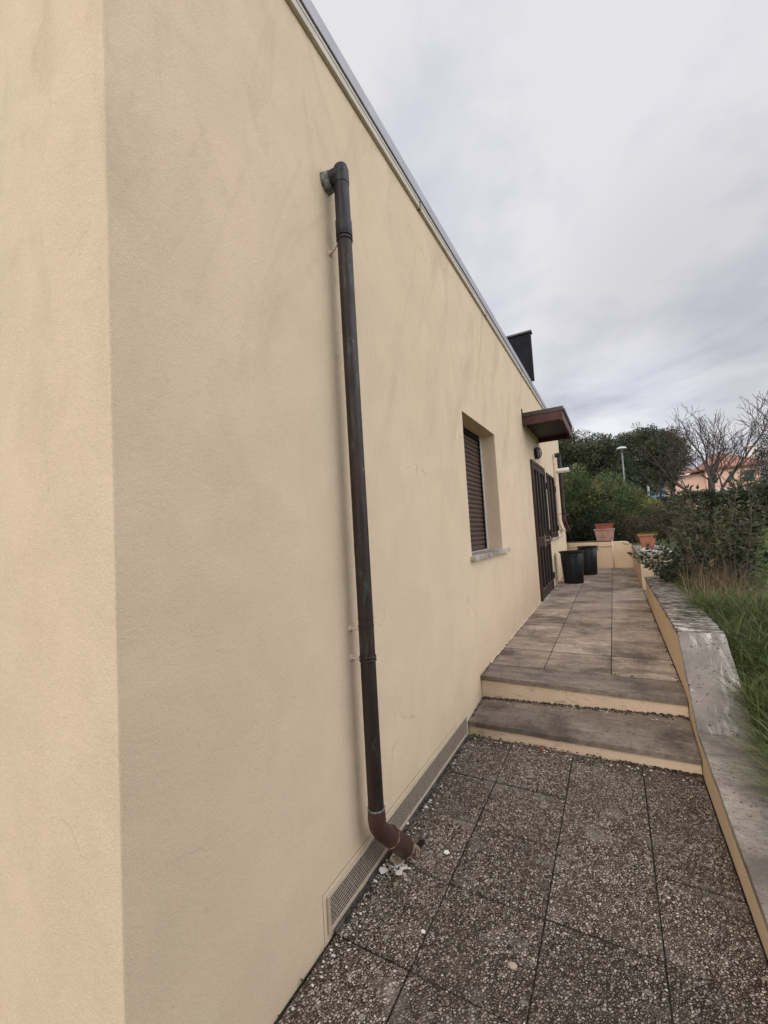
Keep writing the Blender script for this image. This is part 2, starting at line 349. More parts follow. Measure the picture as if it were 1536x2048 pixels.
def leafmat(name, stops, rough=0.55, transl=0.25, spec=0.35):
    m = M(name, rough, spec=spec)
    c = m.ramp(m.attr('tint'), stops); m.col(c)
    tr = N(m.nt, 'ShaderNodeBsdfTranslucent'); L(m.nt, c, tr.inputs[0])
    mx = N(m.nt, 'ShaderNodeMixShader'); mx.inputs[0].default_value = transl
    o = m.nt.nodes['Material Output']; L(m.nt, m.b.outputs[0], mx.inputs[1]); L(m.nt, tr.outputs[0], mx.inputs[2]); L(m.nt, mx.outputs[0], o.inputs[0])
    return m
leafmat('leaf_oleander', [(0, (0.0435, 0.0609, 0.0261)), (0.5, (0.087, 0.1189, 0.0406)), (0.85, (0.1522, 0.1812, 0.0653)), (1, (0.2755, 0.2465, 0.1015))])
leafmat('leaf_yellow', [(0, (0.088, 0.112, 0.0288)), (0.5, (0.192, 0.208, 0.048)), (1, (0.352, 0.304, 0.08))])
leafmat('leaf_dark', [(0, (0.02, 0.03, 0.016)), (0.6, (0.04, 0.055, 0.024)), (1, (0.085, 0.095, 0.045))])
leafmat('leaf_oak', [(0, (0.0304, 0.038, 0.0209)), (0.6, (0.0617, 0.0712, 0.0342)), (1, (0.114, 0.114, 0.0617))])
leafmat('leaf_brown', [(0, (0.0495, 0.0342, 0.0234)), (0.6, (0.09, 0.0675, 0.0405)), (1, (0.099, 0.108, 0.045))])
leafmat('leaf_glossy', [(0, (0.0162, 0.0288, 0.0144)), (0.6, (0.0324, 0.054, 0.0252)), (1, (0.0675, 0.09, 0.0405))], 0.32, 0.15, 0.5)
leafmat('leaf_twiggy', [(0, (0.022, 0.028, 0.013)), (0.55, (0.050, 0.060, 0.026)), (0.88, (0.12, 0.115, 0.055)), (1, (0.20, 0.15, 0.09))])
leafmat('leaf_bright', [(0, (0.05, 0.10, 0.015)), (1, (0.15, 0.22, 0.04))])
leafmat('grass_blades', [(0, (0.045, 0.066, 0.020)), (0.4, (0.115, 0.150, 0.045)), (0.7, (0.20, 0.235, 0.08)), (0.88, (0.32, 0.29, 0.14)), (1, (0.46, 0.38, 0.23))], 0.5, 0.3)
leafmat('dry_blades', [(0, (0.10, 0.068, 0.038)), (0.5, (0.22, 0.155, 0.085)), (1, (0.44, 0.35, 0.22))], 0.7, 0.3)

# ------------------------------------------------------------------ object helpers
def tag(o, label=None, cat=None, group=None, kind=None):
    if label: o['label'] = label
    if cat: o['category'] = cat
    if group: o['group'] = group
    if kind: o['kind'] = kind
    return o
def empty(name, loc, label, cat, group=None):
    o = bpy.data.objects.new(name, None); COL.objects.link(o); o.location = loc; o.empty_display_size = 0.1
    tag(o, label, cat, group); bpy.context.view_layer.update(); return o
class MB:
    def __init__(s): s.v = []; s.f = []; s.t = []
    def add(s, vs, fs, t=0.5):
        n = len(s.v); s.v += [tuple(v) for v in vs]; s.f += [tuple(i+n for i in f) for f in fs]; s.t += [t]*len(vs); return s
    def box(s, x0, x1, y0, y1, z0, z1, t=0.5):
        return s.add([(x0, y0, z0), (x1, y0, z0), (x1, y1, z0), (x0, y1, z0), (x0, y0, z1), (x1, y0, z1), (x1, y1, z1), (x0, y1, z1)],
                     [(0, 3, 2, 1), (4, 5, 6, 7), (0, 1, 5, 4), (1, 2, 6, 5), (2, 3, 7, 6), (3, 0, 4, 7)], t)
    def hexa(s, p, t=0.5):   # 8 points, bottom ring then top ring
        return s.add(p, [(0, 3, 2, 1), (4, 5, 6, 7), (0, 1, 5, 4), (1, 2, 6, 5), (2, 3, 7, 6), (3, 0, 4, 7)], t)
    def prism_x(s, prof, x0, x1, t=0.5):   # profile in (y, z), extruded along x
        n = len(prof); vs = [(x0, y, z) for y, z in prof] + [(x1, y, z) for y, z in prof]
        fs = [tuple(range(n))[::-1], tuple(range(n, 2*n))] + [(i, (i+1) % n, n+(i+1) % n, n+i) for i in range(n)]
        return s.add(vs, fs, t)
    def tube(s, pts, rad, seg=12, caps=True, t=0.5):
        pts = [Vector(p) for p in pts]; n = len(pts)
        if not isinstance(rad, (list, tuple)): rad = [rad]*n
        vs = []; prev = None
        for i, p in enumerate(pts):
            d = (pts[min(i+1, n-1)] - pts[max(i-1, 0)]).normalized()
            if prev is None:
                a = d.cross(Vector((0, 0, 1)) if abs(d.z) < 0.9 else Vector((1, 0, 0))).normalized()
            else:
                a = (prev - d*prev.dot(d)).normalized()
            prev = a; b = d.cross(a)
            for k in range(seg):
                th = 2*math.pi*k/seg; vs.append(p + (a*math.cos(th) + b*math.sin(th))*rad[i])
        fs = []
        for i in range(n-1):
            for k in range(seg):
                k2 = (k+1) % seg; fs.append((i*seg+k, i*seg+k2, (i+1)*seg+k2, (i+1)*seg+k))
        if caps: fs += [tuple(range(seg))[::-1], tuple(range((n-1)*seg, n*seg))]
        return s.add(vs, fs, t)
    def lathe(s, prof, cx, cy, seg=32, t=0.5):  # prof (r, z)
        vs = []; n = len(prof)
        for r, z in prof:
            for k in range(seg):
                th = 2*math.pi*k/seg; vs.append((cx+r*math.cos(th), cy+r*math.sin(th), z))
        fs = []
        for i in range(n-1):
            for k in range(seg):
                k2 = (k+1) % seg; fs.append((i*seg+k, i*seg+k2, (i+1)*seg+k2, (i+1)*seg+k))
        fs += [tuple(range(seg))[::-1], tuple(range((n-1)*seg, n*seg))]
        return s.add(vs, fs, t)
    def build(s, name, mat, parent=None, smooth=False, bevel=0, auto=False):
        me = bpy.data.meshes.new(name); me.from_pydata(s.v, [], s.f); me.update()
        a = me.attributes.new('tint', 'FLOAT', 'POINT'); a.data.foreach_set('value', s.t)
        me.materials.append(MATS[mat])
        o = bpy.data.objects.new(name, me); COL.objects.link(o)
        if parent:
            o.parent = parent; o.matrix_parent_inverse = parent.matrix_world.inverted()
        if smooth: me.polygons.foreach_set('use_smooth', [True]*len(me.polygons))
        if auto:
            import bmesh
            me.polygons.foreach_set('use_smooth', [True]*len(me.polygons))
            bm = bmesh.new(); bm.from_mesh(me)
            for ed in bm.edges:
                if len(ed.link_faces) == 2 and ed.calc_face_angle(0) > math.radians(38): ed.smooth = False
            bm.to_mesh(me); bm.free()
        if bevel:
            b = o.modifiers.new('bevel', 'BEVEL'); b.width = bevel; b.segments = 2; b.limit_method = 'ANGLE'
        return o
def npmesh(name, V, Fc, T, mat, parent=None, smooth=False):
    """V (n,3), Fc (m,k) same-size faces, T (n,) tint"""
    me = bpy.data.meshes.new(name); k = Fc.shape[1]
    me.vertices.add(len(V)); me.vertices.foreach_set('co', V.astype(np.float32).ravel())
    me.loops.add(Fc.size); me.loops.foreach_set('vertex_index', Fc.astype(np.int32).ravel())
    me.polygons.add(len(Fc)); me.polygons.foreach_set('loop_start', np.arange(0, Fc.size, k, dtype=np.int32))
    me.polygons.foreach_set('loop_total', np.full(len(Fc), k, dtype=np.int32))
    me.update(calc_edges=True); me.validate()
    a = me.attributes.new('tint', 'FLOAT', 'POINT'); a.data.foreach_set('value', T.astype(np.float32))
    me.materials.append(MATS[mat])
    o = bpy.data.objects.new(name, me); COL.objects.link(o)
    if parent: o.parent = parent; o.matrix_parent_inverse = parent.matrix_world.inverted()
    if smooth: me.polygons.foreach_set('use_smooth', [True]*len(me.polygons))
    return o

W = -1.08                       # plane of the long wall
def terz(y): return 0.315 + 0.0135*(y-3.5)
def lawnz(x, y):
    ys = [-6, 0, 2.0, 3.0, 3.7, 4.6, 7.0, 12, 18, 40, 80, 400]; zs = [0.02, 0.08, 0.16, 0.25, 0.50, 0.64, 0.70, 0.92, 1.22, 2.2, 3.0, 5.0]
    z = float(np.interp(y, ys, zs))
    if y < 4.6: z += min(0.2, max(0, x-0.7)*0.15)*max(0, 1-abs(y-2.5)/6)
    return z

# ------------------------------------------------------------------ ground sheets
g = MB(); xs = [-60, -20, -8, -1.2, 0.0, 0.5, 0.62, 0.8, 1.1, 1.5, 2, 2.6, 3.4, 4.5, 6, 9, 14, 30, 80, 300]
ys = [-30, -6, -1, 0, 1, 1.6, 2, 2.5, 3, 3.3, 3.7, 4.1, 4.6, 5.3, 6, 7, 8, 9.5, 11.7, 11.85, 14, 18, 24, 30, 40, 80, 400]
def gz(x, y):
    if x < 0.55 and y < 11.8: return -0.12
    return lawnz(x, y)
V = [(x, y, gz(x, y) + (0.02*noise.noise(Vector((x*1.3, y*1.3, 0))) if y < 30 else 0)) for y in ys for x in xs]
nx = len(xs); Fs = [(j*nx+i, j*nx+i+1, (j+1)*nx+i+1, (j+1)*nx+i) for j in range(len(ys)-1) for i in range(nx-1)]
g.add(V, Fs); tag(g.build('lawn', 'lawn_ground', smooth=True), 'rising green lawn beyond the low garden wall', 'lawn', kind='structure')

# lower paving: dark bed and pebble tiles with open joints
b = MB(); b.box(W-0.3, 0.40, -3.0, 3.12, -0.10, -0.0085); tag(b.build('paving_bed', 'grout_dark'), 'dark joints under the pebble tiles', 'ground', kind='structure')
b = MB(); T = 0.398
x_edges = [W+0.010, -0.752, -0.357, 0.037, 0.342]
for j in range(-11, 6):
    y0 = 1.362 + (j)*0.405; y1 = min(y0+0.405, 3.095)
    if y0 > 3.05: continue
    for i in range(4):
        gx = random.uniform(0.0022, 0.0045); gy = random.uniform(0.0015, 0.0045)
        dz = [random.uniform(-0.0045, 0.0045) for _ in range(4)]
        sh = random.uniform(-0.004, 0.004)
        a0, a1, c0, c1 = x_edges[i]+gx, x_edges[i+1]-gx, y0+gy+sh, y1-gy+sh
        b.hexa([(a0, c0, -0.05), (a1, c0, -0.05), (a1, c1, -0.05), (a0, c1, -0.05), (a0, c0, dz[0]), (a1, c0, dz[1]), (a1, c1, dz[2]), (a0, c1, dz[3])], random.random())
tag(b.build('lower_paving', 'aggregate', bevel=0.003), 'exposed pebble concrete tiles of the lower path', 'paving', kind='structure')

# upper terrace
b = MB(); b.prism_x([(3.56, 0.0), (11.9, 0.0), (11.9, terz(11.9)-0.0015), (3.795, terz(3.795)-0.0015), (3.783, terz(3.783)-0.05), (3.56, 0.2)], W-0.2, 0.42)
b.prism_x([(6.9, 0.0), (8.4, 0.0), (8.4, terz(8.4)-0.022), (6.9, terz(6.9)-0.022)], 0.42, 1.4)
tag(b.build('terrace_bed', 'grout_dark'), 'dark joints under the terrace slabs', 'ground', kind='structure')
b = MB(); xe = [W+0.004, -0.618, -0.112, 0.342]
ye = [3.79+0.52*k for k in range(17)]; ye[-1] = 11.62
for k in range(len(ye)-1):
    for i in range(3):
        gx = 0.0035; gy = 0.0065
        y0, y1 = ye[k]+gy, ye[k+1]-gy; x0, x1 = xe[i]+gx, xe[i+1]-gx
        d = random.uniform(0, 0.0008)
        b.hexa([(x0, y0, terz(y0)-0.05), (x1, y0, terz(y0)-0.05), (x1, y1, terz(y1)-0.05), (x0, y1, terz(y1)-0.05),
                (x0, y0, terz(y0)+d), (x1, y0, terz(y0)+d), (x1, y1, terz(y1)+d), (x0, y1, terz(y1)+d)], random.random()*0.9+0.3*math.exp(-((y0-6.3)/1.0)**2))
for y0, y1 in ((7.27, 7.74), (7.745, 8.19)):
    b.hexa([(0.346, y0, .3), (1.3, y0, .3), (1.3, y1, .3), (0.346, y1, .3), (0.346, y0, terz(y0)), (1.3, y0, terz(y0)), (1.3, y1, terz(y1)), (0.346, y1, terz(y1))], 0.6)
tag(b.build('terrace_paving', 'terrace_stone', bevel=0.0012), 'stained travertine slabs of the upper terrace', 'paving', kind='structure')

# steps
st = empty('garden_steps', (-0.37, 3.3, 0), 'two low steps with dark stone treads and cream risers between wall and ramped wall', 'steps')
def slabmesh(x0, x1, y0, y1, zf, th, nx=40, ny=8, wob=0.003):
    """zf(x,y) top height; gently uneven front edge"""
    m = MB(); vs = []; top = []
    for j in range(ny+1):
        for i in range(nx+1):
            x = x0+(x1-x0)*i/nx; y = y0+(y1-y0)*j/ny
            if j == 0: y += wob*noise.noise(Vector((x*9, 3.1, 0)))
            vs.append((x, y, zf(x, y)+wob*0.6*noise.noise(Vector((x*6, y*6, 1)))))
    n = len(vs); vs += [(v[0], v[1], v[2]-th) for v in vs]; nn = nx+1; fs = []
    for j in range(ny):
        for i in range(nx): fs.append((j*nn+i, j*nn+i+1, (j+1)*nn+i+1, (j+1)*nn+i))
    for i in range(nx): fs.append((i+1, i, i+n, i+1+n)); a = ny*nn+i; fs.append((a, a+1, a+1+n, a+n))
    for j in range(ny): a = j*nn; fs.append((a, a+nn, a+nn+n, a+n)); a = j*nn+nx; fs.append((a+nn, a, a+n, a+nn+n))
    m.add(vs, fs); return m
t1 = lambda x, y: 0.100 + 0.006*(x-W)/1.4 + (y-3.08)/0.4*(0.03+0.045*(x-W)/1.4)
slabmesh(W+0.002, 0.343, 3.085, 3.50, t1, 0.034).build('tread', 'step_stone', st, bevel=0.004)
slabmesh(W+0.002, 0.343, 3.475, 3.786, lambda x, y: terz(y)+0.002-0.02*(x-W)/1.4*max(0, (3.7-y)/0.25 if y < 3.7 else 0), 0.032).build('tread', 'step_stone', st, bevel=0.004)
def riser(y0, y1, z0, z1, t):
    m = slabmesh(W+0.003, 0.342, y0, y1, lambda x, y: z1, z1-z0, 60, 1, 0.004); return m
riser(3.105, 3.15, -0.09, 0.074, 0).build('riser', 'riser_plaster', st)
riser(3.495, 3.54, 0.05, 0.272, 0).build('riser', 'riser_plaster', st)

# ------------------------------------------------------------------ the house
H = empty('house', (W, 0.6, 0), 'long cream plastered house wall with flat roof edge running away from the corner', 'house')
ZT = 3.955; Y0 = 0.579; Y1 = 11.47; XB = -9.0
holes = [(3.483, 4.61, 1.300, 2.578), (6.90, 8.28, 0.37, 2.60), (8.63, 9.70, 1.30, 2.565)]
def wall_with_holes():
    ys_ = sorted(set([Y0, Y1] + [h[0] for h in holes] + [h[1] for h in holes])); zs_ = sorted(set([-0.15, ZT] + [h[2] for h in holes] + [h[3] for h in holes]))
    m = MB()
    def ishole(a, b_): return any(h[0] < a < h[1] and h[2] < b_ < h[3] for h in holes)
    for i in range(len(ys_)-1):
        for j in range(len(zs_)-1):
            if ishole((ys_[i]+ys_[i+1])/2, (zs_[j]+zs_[j+1])/2): continue
            m.add([(W, ys_[i], zs_[j]), (W, ys_[i+1], zs_[j]), (W, ys_[i+1], zs_[j+1]), (W, ys_[i], zs_[j+1])], [(0, 1, 2, 3)])
    for (a, b_, c, d) in holes:   # reveals
        D = W-0.30
        m.add([(W, a, c), (D, a, c), (D, a, d), (W, a, d)], [(0, 1, 2, 3)])
        m.add([(W, b_, c), (W, b_, d), (D, b_, d), (D, b_, c)], [(0, 1, 2, 3)])
        m.add([(W, a, d), (D, a, d), (D, b_, d), (W, b_, d)], [(0, 1, 2, 3)])
        m.add([(W, a, c), (W, b_, c), (D, b_, c), (D, a, c)], [(0, 1, 2, 3)])
        m.add([(D, a, c), (D, b_, c), (D, b_, d), (D, a, d)], [(0, 1, 2, 3)])
    # front face, back, end, top
    m.add([(XB, Y0, -0.15), (W, Y0, -0.15), (W, Y0, ZT), (XB, Y0, ZT)], [(0, 1, 2, 3)])
    m.add([(W, Y1, -0.15), (XB, Y1, -0.15), (XB, Y1, ZT), (W, Y1, ZT)], [(0, 1, 2, 3)])
    m.add([(XB, Y1, -0.15), (XB, Y0, -0.15), (XB, Y0, ZT), (XB, Y1, ZT)], [(0, 1, 2, 3)])
    m.add([(XB, Y0, ZT), (W, Y0, ZT), (W, Y1, ZT), (XB, Y1, ZT)], [(0, 1, 2, 3)])
    return m
wallm = wall_with_holes().build('wall', 'wall_plaster', H)
import bmesh
bm = bmesh.new(); bm.from_mesh(wallm.data); bmesh.ops.remove_doubles(bm, verts=bm.verts, dist=0.0004); bm.to_mesh(wallm.data); bm.free()
# soft, slightly irregular plaster arris on the near corner
cb = MB(); zs_ = np.linspace(-0.1, ZT, 240); pts = []; rads = []
cb.tube([(W-0.004+0.0007*noise.noise(Vector((0, 0, z*14))), Y0+0.004+0.0007*noise.noise(Vector((5, 0, z*14))), z) for z in zs_], 0.0052, 10)
cb.build('corner_arris', 'wall_plaster', H, smooth=True)

# roof edge flashing
b = MB(); b.box(W-0.001, W+0.022, Y0-0.02, Y1+0.02, 3.905, 3.974); 
fb = b.build('lower_flashing', 'flashing_beige', H, bevel=0.004)
b = MB(); b.box(W+0.0, W+0.0235, Y0-0.02, Y1+0.02, 3.945, 3.948); b.box(W+0.0, W+0.019, Y0-0.01, Y1+0.01, 3.9745, 3.980)
for y in (2.75, 4.55, 6.6, 8.8): b.box(W+0.0, W+0.0245, y, y+0.012, 3.902, 3.973)
b.build('flashing_seam', 'flashing_dark', fb)
b = MB(); b.prism_x([(Y0-0.03, 3.9805), (Y1+0.03, 3.9805), (Y1+0.03, 4.068), (Y0-0.03, 4.068)], W-0.5, W+0.030)
b.build('roof_edge', 'flashing_grey', H, bevel=0.004)
b = MB(); b.box(XB, W-0.5, Y0+0.1, Y1-0.1, 3.96, 4.03); b.build('roof', 'bitumen', H)

# near roller-shutter window
win = MB(); win.box(W-0.175, W-0.150, 4.568, 4.607, 1.302, 2.576).box(W-0.175, W-0.150, 3.486, 3.520, 1.302, 2.576).box(W-0.175, W-0.151, 3.486, 4.607, 1.300, 1.320)
frame = win.build('window', 'guide_white', H); tag(frame, 'recessed window with its brown roller shutter lowered')
sh = MB(); n_sl = 25; z0 = 1.325; z1 = 2.52; h = (z1-z0)/n_sl
for i in range(n_sl):
    a = z0+i*h
    prof = [(0.0, 0.0), (0.006, 0.08), (0.0125, 0.3), (0.0135, 0.55), (0.010, 0.82), (0.002, 0.97)]
    vs = []; K = 26
    for k in range(K+1):
        y = 3.50+(4.572-3.50)*k/K; bow = 0.0015*math.sin(k*0.7+i)*random.random()
        vs += [(W-0.185+p+bow, y, a+q*h) for p, q in prof]
    fs = [(k*6+j, (k+1)*6+j, (k+1)*6+j+1, k*6+j+1) for k in range(K) for j in range(5)]
    sh.add(vs, fs)
sh.box(W-0.20, W-0.186, 3.49, 4.59, 1.30, 2.57)
sh.build('roller_shutter', 'shutter_brown', frame, auto=True)
b = MB(); b.box(W-0.184, W-0.165, 3.50, 4.57, 2.52, 2.576).box(W-0.18, W-0.158, 4.558, 4.570, 1.33, 2.52); b.build('shutter_slot', 'dark_void', frame)
s_ = slabmesh(W-0.20, W+0.045, 3.44, 4.80, lambda x, y: 1.318-0.02*(x-W+0.2), 0.040, 8, 40, 0.004); s_.build('sill', 'sill_stone', frame, bevel=0.003)

# french door, frame slightly proud of the wall
dr = MB(); dy0, dy1, dz0, dz1 = 6.865, 8.26, 0.372, 2.602; XF = W+0.035
dr.box(W-0.06, XF, dy0, dy0+0.055, dz0, dz1).box(W-0.06, XF, dy1-0.055, dy1, dz0, dz1).box(W-0.06, XF, dy0+0.055, dy1-0.055, dz1-0.055, dz1)
door = dr.build('door', 'door_wood', H, bevel=0.004); tag(door, 'tall brown glazed double door')
mid = (dy0+dy1)/2
for k, (a, c) in enumerate(((dy0+0.057, mid-0.002), (mid+0.002, dy1-0.057))):
    lf = MB(); X0, X1 = W-0.03, XF-0.006; s = 0.075
    lf.box(X0, X1, a, a+s, dz0+0.012, dz1-0.058).box(X0, X1, c-s, c, dz0+0.012, dz1-0.058)
    for (za, zb) in ((dz0+0.012, dz0+0.16), (1.20, 1.345), (dz1-0.135, dz1-0.058)): lf.box(X0+0.001, X1-0.002, a+s, c-s, za, zb)
    leaf = lf.build('door_leaf', 'door_dark', door, bevel=0.003)
    gl = MB(); gl.box(X0+0.012, X0+0.02, a+s, c-s, dz0+0.16, 1.20).box(X0+0.012, X0+0.02, a+s, c-s, 1.345, dz1-0.135)
    gl.build('pane', 'glass', door)
    mt = MB(); yy = (a+c)/2
    mt.box(X1-0.006, X1+0.004, yy-0.0035, yy+0.0035, dz0+0.16, 1.20).box(X1-0.006, X1+0.004, yy-0.0035, yy+0.0035, 1.345, dz1-0.135)
    for z in (dz0+0.16, 1.345): mt.box(X1-0.006, X1+0.004, a+s, c-s, z, z+0.012)
    mt.build('glazing_bar', 'muntin', door)
b = MB(); b.box(XF-0.006, XF+0.004, mid+0.02, mid+0.06, 1.18, 1.40); b.tube([(XF, mid+0.04, 1.29), (XF+0.045, mid+0.04, 1.29), (XF+0.05, mid+0.07, 1.29), (XF+0.05, mid+0.16, 1.285)], 0.010, 10)
b.build('handle', 'brass', door, auto=True)
b = MB(); b.box(XF-0.0055, XF+0.012, dy1-0.14, dy1-0.07, 1.12, 1.20); b.build('lock_cover', 'red_plastic', door, bevel=0.004)
for z in (0.62, 1.40, 2.28):
    b = MB(); b.tube([(XF+0.012, dy1+0.012, z-0.06), (XF+0.012, dy1+0.012, z+0.06)], 0.013, 10).box(W+0.001, XF+0.004, dy1+0.001, dy1+0.045, z-0.05, z+0.05)
    b.build('hinge', 'iron_black', door)
b = MB(); b.box(W-0.06, W+0.05, dy0, dy1, 0.345, 0.371); b.build('threshold', 'sill_stone', door, bevel=0.003)

# small window beside the door
wy0, wy1, wz0, wz1 = 8.60, 9.72, 1.300, 2.572; b = MB()
b.box(W-0.05, W+0.022, wy0, wy0+0.05, wz0, wz1).box(W-0.05, W+0.022, wy1-0.05, wy1, wz0, wz1).box(W-0.05, W+0.022, wy0+0.05, wy1-0.05, wz1-0.05, wz1).box(W-0.05, W+0.022, wy0+0.05, wy1-0.05, wz0, wz0+0.09)
wmid = (wy0+wy1)/2; b.box(W-0.05, W+0.018, wmid-0.045, wmid+0.045, wz0+0.09, wz1-0.05)
w2 = b.build('window', 'door_dark', H, bevel=0.003); tag(w2, 'small dark framed window right of the glazed door')
b = MB(); b.box(W-0.02, W-0.012, wy0+0.05, wy1-0.05, wz0+0.09, wz1-0.05); b.build('pane', 'glass', w2)
b = MB()
for yy in (wmid-0.25, wmid+0.25): b.box(W-0.004, W+0.008, yy-0.008, yy+0.008, wz0+0.09, wz1-0.05)
b.box(W-0.004, W+0.0075, wy0+0.05, wy1-0.05, wz0+0.092, wz0+0.104); b.build('glazing_bar', 'muntin', w2)
for z in (1.48, 2.32):
    b = MB(); b.tube([(W+0.03, wy1+0.012, z-0.06), (W+0.03, wy1+0.012, z+0.06)], 0.013, 10).box(W+0.001, W+0.026, wy1+0.001, wy1+0.045, z-0.05, z+0.05); b.build('hinge', 'iron_black', w2)
slabmesh(W-0.02, W+0.05, 8.50, 9.92, lambda x, y: 1.298, 0.04, 4, 20, 0.003).build('sill', 'sill_stone', w2, bevel=0.003)

# canopy over the door
cy0, cy1, cx1 = 6.43, 8.02, -0.515
b = MB(); b.box(W+0.001, cx1-0.03, cy0+0.035, cy1-0.035, 3.125, 3.16); can = b.build('door_canopy', 'canopy_soffit', H); tag(can, 'flat red brown wooden canopy over the door')
b = MB(); b.box(W+0.001, cx1-0.036, cy0+0.006, cy0+0.035, 3.055, 3.175).box(W+0.001, cx1-0.036, cy1-0.035, cy1-0.006, 3.055, 3.175)
b.box(cx1-0.035, cx1, cy0+0.006, cy1-0.006, 3.035, 3.176); b.box(cx1-0.075, cx1-0.036, cy0+0.036, cy0+0.10, 3.04, 3.124).box(cx1-0.075, cx1-0.036, cy1-0.10, cy1-0.036, 3.04, 3.124)
b.build('fascia', 'canopy_wood', can, bevel=0.003)
b = MB(); b.box(W+0.0015, cx1+0.012, cy0, cy1, 3.178, 3.243).box(W+0.001, W+0.012, cy0-0.004, cy0+0.06, 3.244, 3.31); b.build('roof_sheet', 'canopy_metal', can, bevel=0.003)
b = MB(); b.box(cx1+0.013, cx1+0.028, cy0-0.004, cy1+0.004, 3.20, 3.252); b.tube([(cx1+0.02, cy1-0.25, 3.19), (cx1+0.02, cy1-0.25, 3.13)], 0.018, 8); b.build('gutter', 'canopy_gutter', can, bevel=0.003)

# dark sheet metal screen at the roof edge
b = MB(); b.box(-2.5, -1.006, 7.5, 7.58, 4.070, 4.91).box(-1.045, -1.004, 7.488, 7.499, 4.071, 4.905)
ch = b.build('roof_screen', 'chimney_black', H, bevel=0.004); tag(ch, 'dark sheet metal screen standing on the roof edge')
b = MB()
for x in (-1.30, -1.62, -1.95, -2.28): b.box(x-0.012, x+0.012, 7.490, 7.499, 4.071, 4.905)
b.build('standing_seam', 'chimney_black', ch, bevel=0.002)
b = MB(); b.box(-2.52, -0.985, 7.47, 7.61, 4.912, 4.945); b.build('screen_cap', 'flashing_dark', ch, bevel=0.004)

# vent grille low in the wall
vy0, vy1, vz0, vz1 = 1.325, 3.05, 0.022, 0.158
b = MB(); b.box(W+0.001, W+0.010, vy0, vy0+0.014, vz0, vz1).box(W+0.001, W+0.010, vy1-0.014, vy1, vz0, vz1).box(W+0.001, W+0.0095, vy0+0.014, vy1-0.014, vz1-0.014, vz1).box(W+0.001, W+0.0095, vy0+0.014, vy1-0.014, vz0, vz0+0.016)
vent = b.build('vent_grille', 'vent_metal', H, bevel=0.002); tag(vent, 'long low beige perforated metal grille')
b = MB(); b.box(W+0.0008, W+0.0016, vy0+0.01, vy1-0.01, vz0+0.01, vz1-0.01); b.build('vent_void', 'dark_void', vent)
b = MB(); ni = 9; dz = (vz1-vz0-0.030)/ni
for i in range(ni+1):
    z = vz0+0.016+i*dz; b.box(W+0.004, W+0.0070, vy0+0.012, vy1-0.012, z-0.0011, z+0.0011)
nj = int((vy1-vy0-0.03)/0.0165)
for i in range(ni):
    z = vz0+0.016+i*dz
    for j in range(nj):
        y = vy0+0.016+j*0.0165 + (0.00825 if i % 2 else 0)
        b.add([(W+0.0064, y-0.0010, z), (W+0.0064, y+0.0010, z), (W+0.0064, y+0.0010, z+dz), (W+0.0064, y-0.0010, z+dz)], [(0, 1, 2, 3)])
b.build('mesh_screen', 'vent_metal', vent)
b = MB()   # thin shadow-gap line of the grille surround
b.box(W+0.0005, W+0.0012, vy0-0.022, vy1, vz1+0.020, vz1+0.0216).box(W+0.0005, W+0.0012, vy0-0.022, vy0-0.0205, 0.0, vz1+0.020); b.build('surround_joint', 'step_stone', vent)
# torn bitumen strip at the foot of the wall
vs = []; K = 150
for k in range(K+1):
    y = 1.36+(3.07-1.36)*k/K; wv_ = 0.010+0.014*noise.noise(Vector((y*7, 0, 0)))+0.012*noise.noise(Vector((y*31, 2, 0)))
    hh = 0.011+0.007*noise.noise(Vector((y*11, 5, 0)))
    vs += [(W+0.0006, y, hh), (W+0.007, y, hh), (W+max(0.008, wv_), y, 0.0055), (W+max(0.008, wv_)+0.002, y, -0.03)]
MB().add(vs, [(k*4+j, k*4+j+1, k*4+j+5, k*4+j+4) for k in range(K) for j in range(3)]).build('base_strip', 'bitumen', H)
# ragged cream paint edge along the foot of the wall on the terrace
vs = []; K = 200
for k in range(K+1):
    y = 3.80+(11.4-3.80)*k/K; q = 0.010+0.010*abs(noise.noise(Vector((y*9, 0, 7)))); zt = terz(y)
    vs += [(W+0.0008, y, zt+0.02+0.008*noise.noise(Vector((y*13, 1, 0)))), (W+q, y, zt+0.004), (W+q+0.003, y, zt-0.02)]
MB().add(vs, [(k*3+j, k*3+j+1, k*3+j+4, k*3+j+3) for k in range(K) if not 6.8 < 3.8+(7.6)*k/K < 8.3 for j in range(2)]).build('base_fillet', 'riser_plaster', H)

# ------------------------------------------------------------------ wall lamp
lz, ly = 2.775, 7.42
wl = empty('wall_lamp', (W, ly, lz), 'round caged bulkhead lamp on the wall between canopy and door', 'lamp')
def disc_x(m, prof, y, z, seg=28, sy=1.0):   # prof (x, r)
    vs = []; n = len(prof)
    for x, r in prof:
        for k in range(seg): th = 2*math.pi*k/seg; vs.append((x, y+r*sy*math.cos(th), z+r*math.sin(th)))
    fs = [(i*seg+k, i*seg+(k+1) % seg, (i+1)*seg+(k+1) % seg, (i+1)*seg+k) for i in range(n-1) for k in range(seg)] + [tuple(range(seg))[::-1], tuple(range((n-1)*seg, n*seg))]
    m.add(vs, fs); return m
disc_x(MB(), [(W+0.001, .085), (W+0.02, .088), (W+0.028, .105), (W+0.045, .108), (W+0.05, .098)], ly, lz).build('base', 'iron_black', wl, auto=True)
disc_x(MB(), [(W+0.05, .088), (W+0.075, .086), (W+0.095, .070), (W+0.104, .04)], ly, lz).build('diffuser', 'lamp_glass', wl, smooth=True)
b = MB()
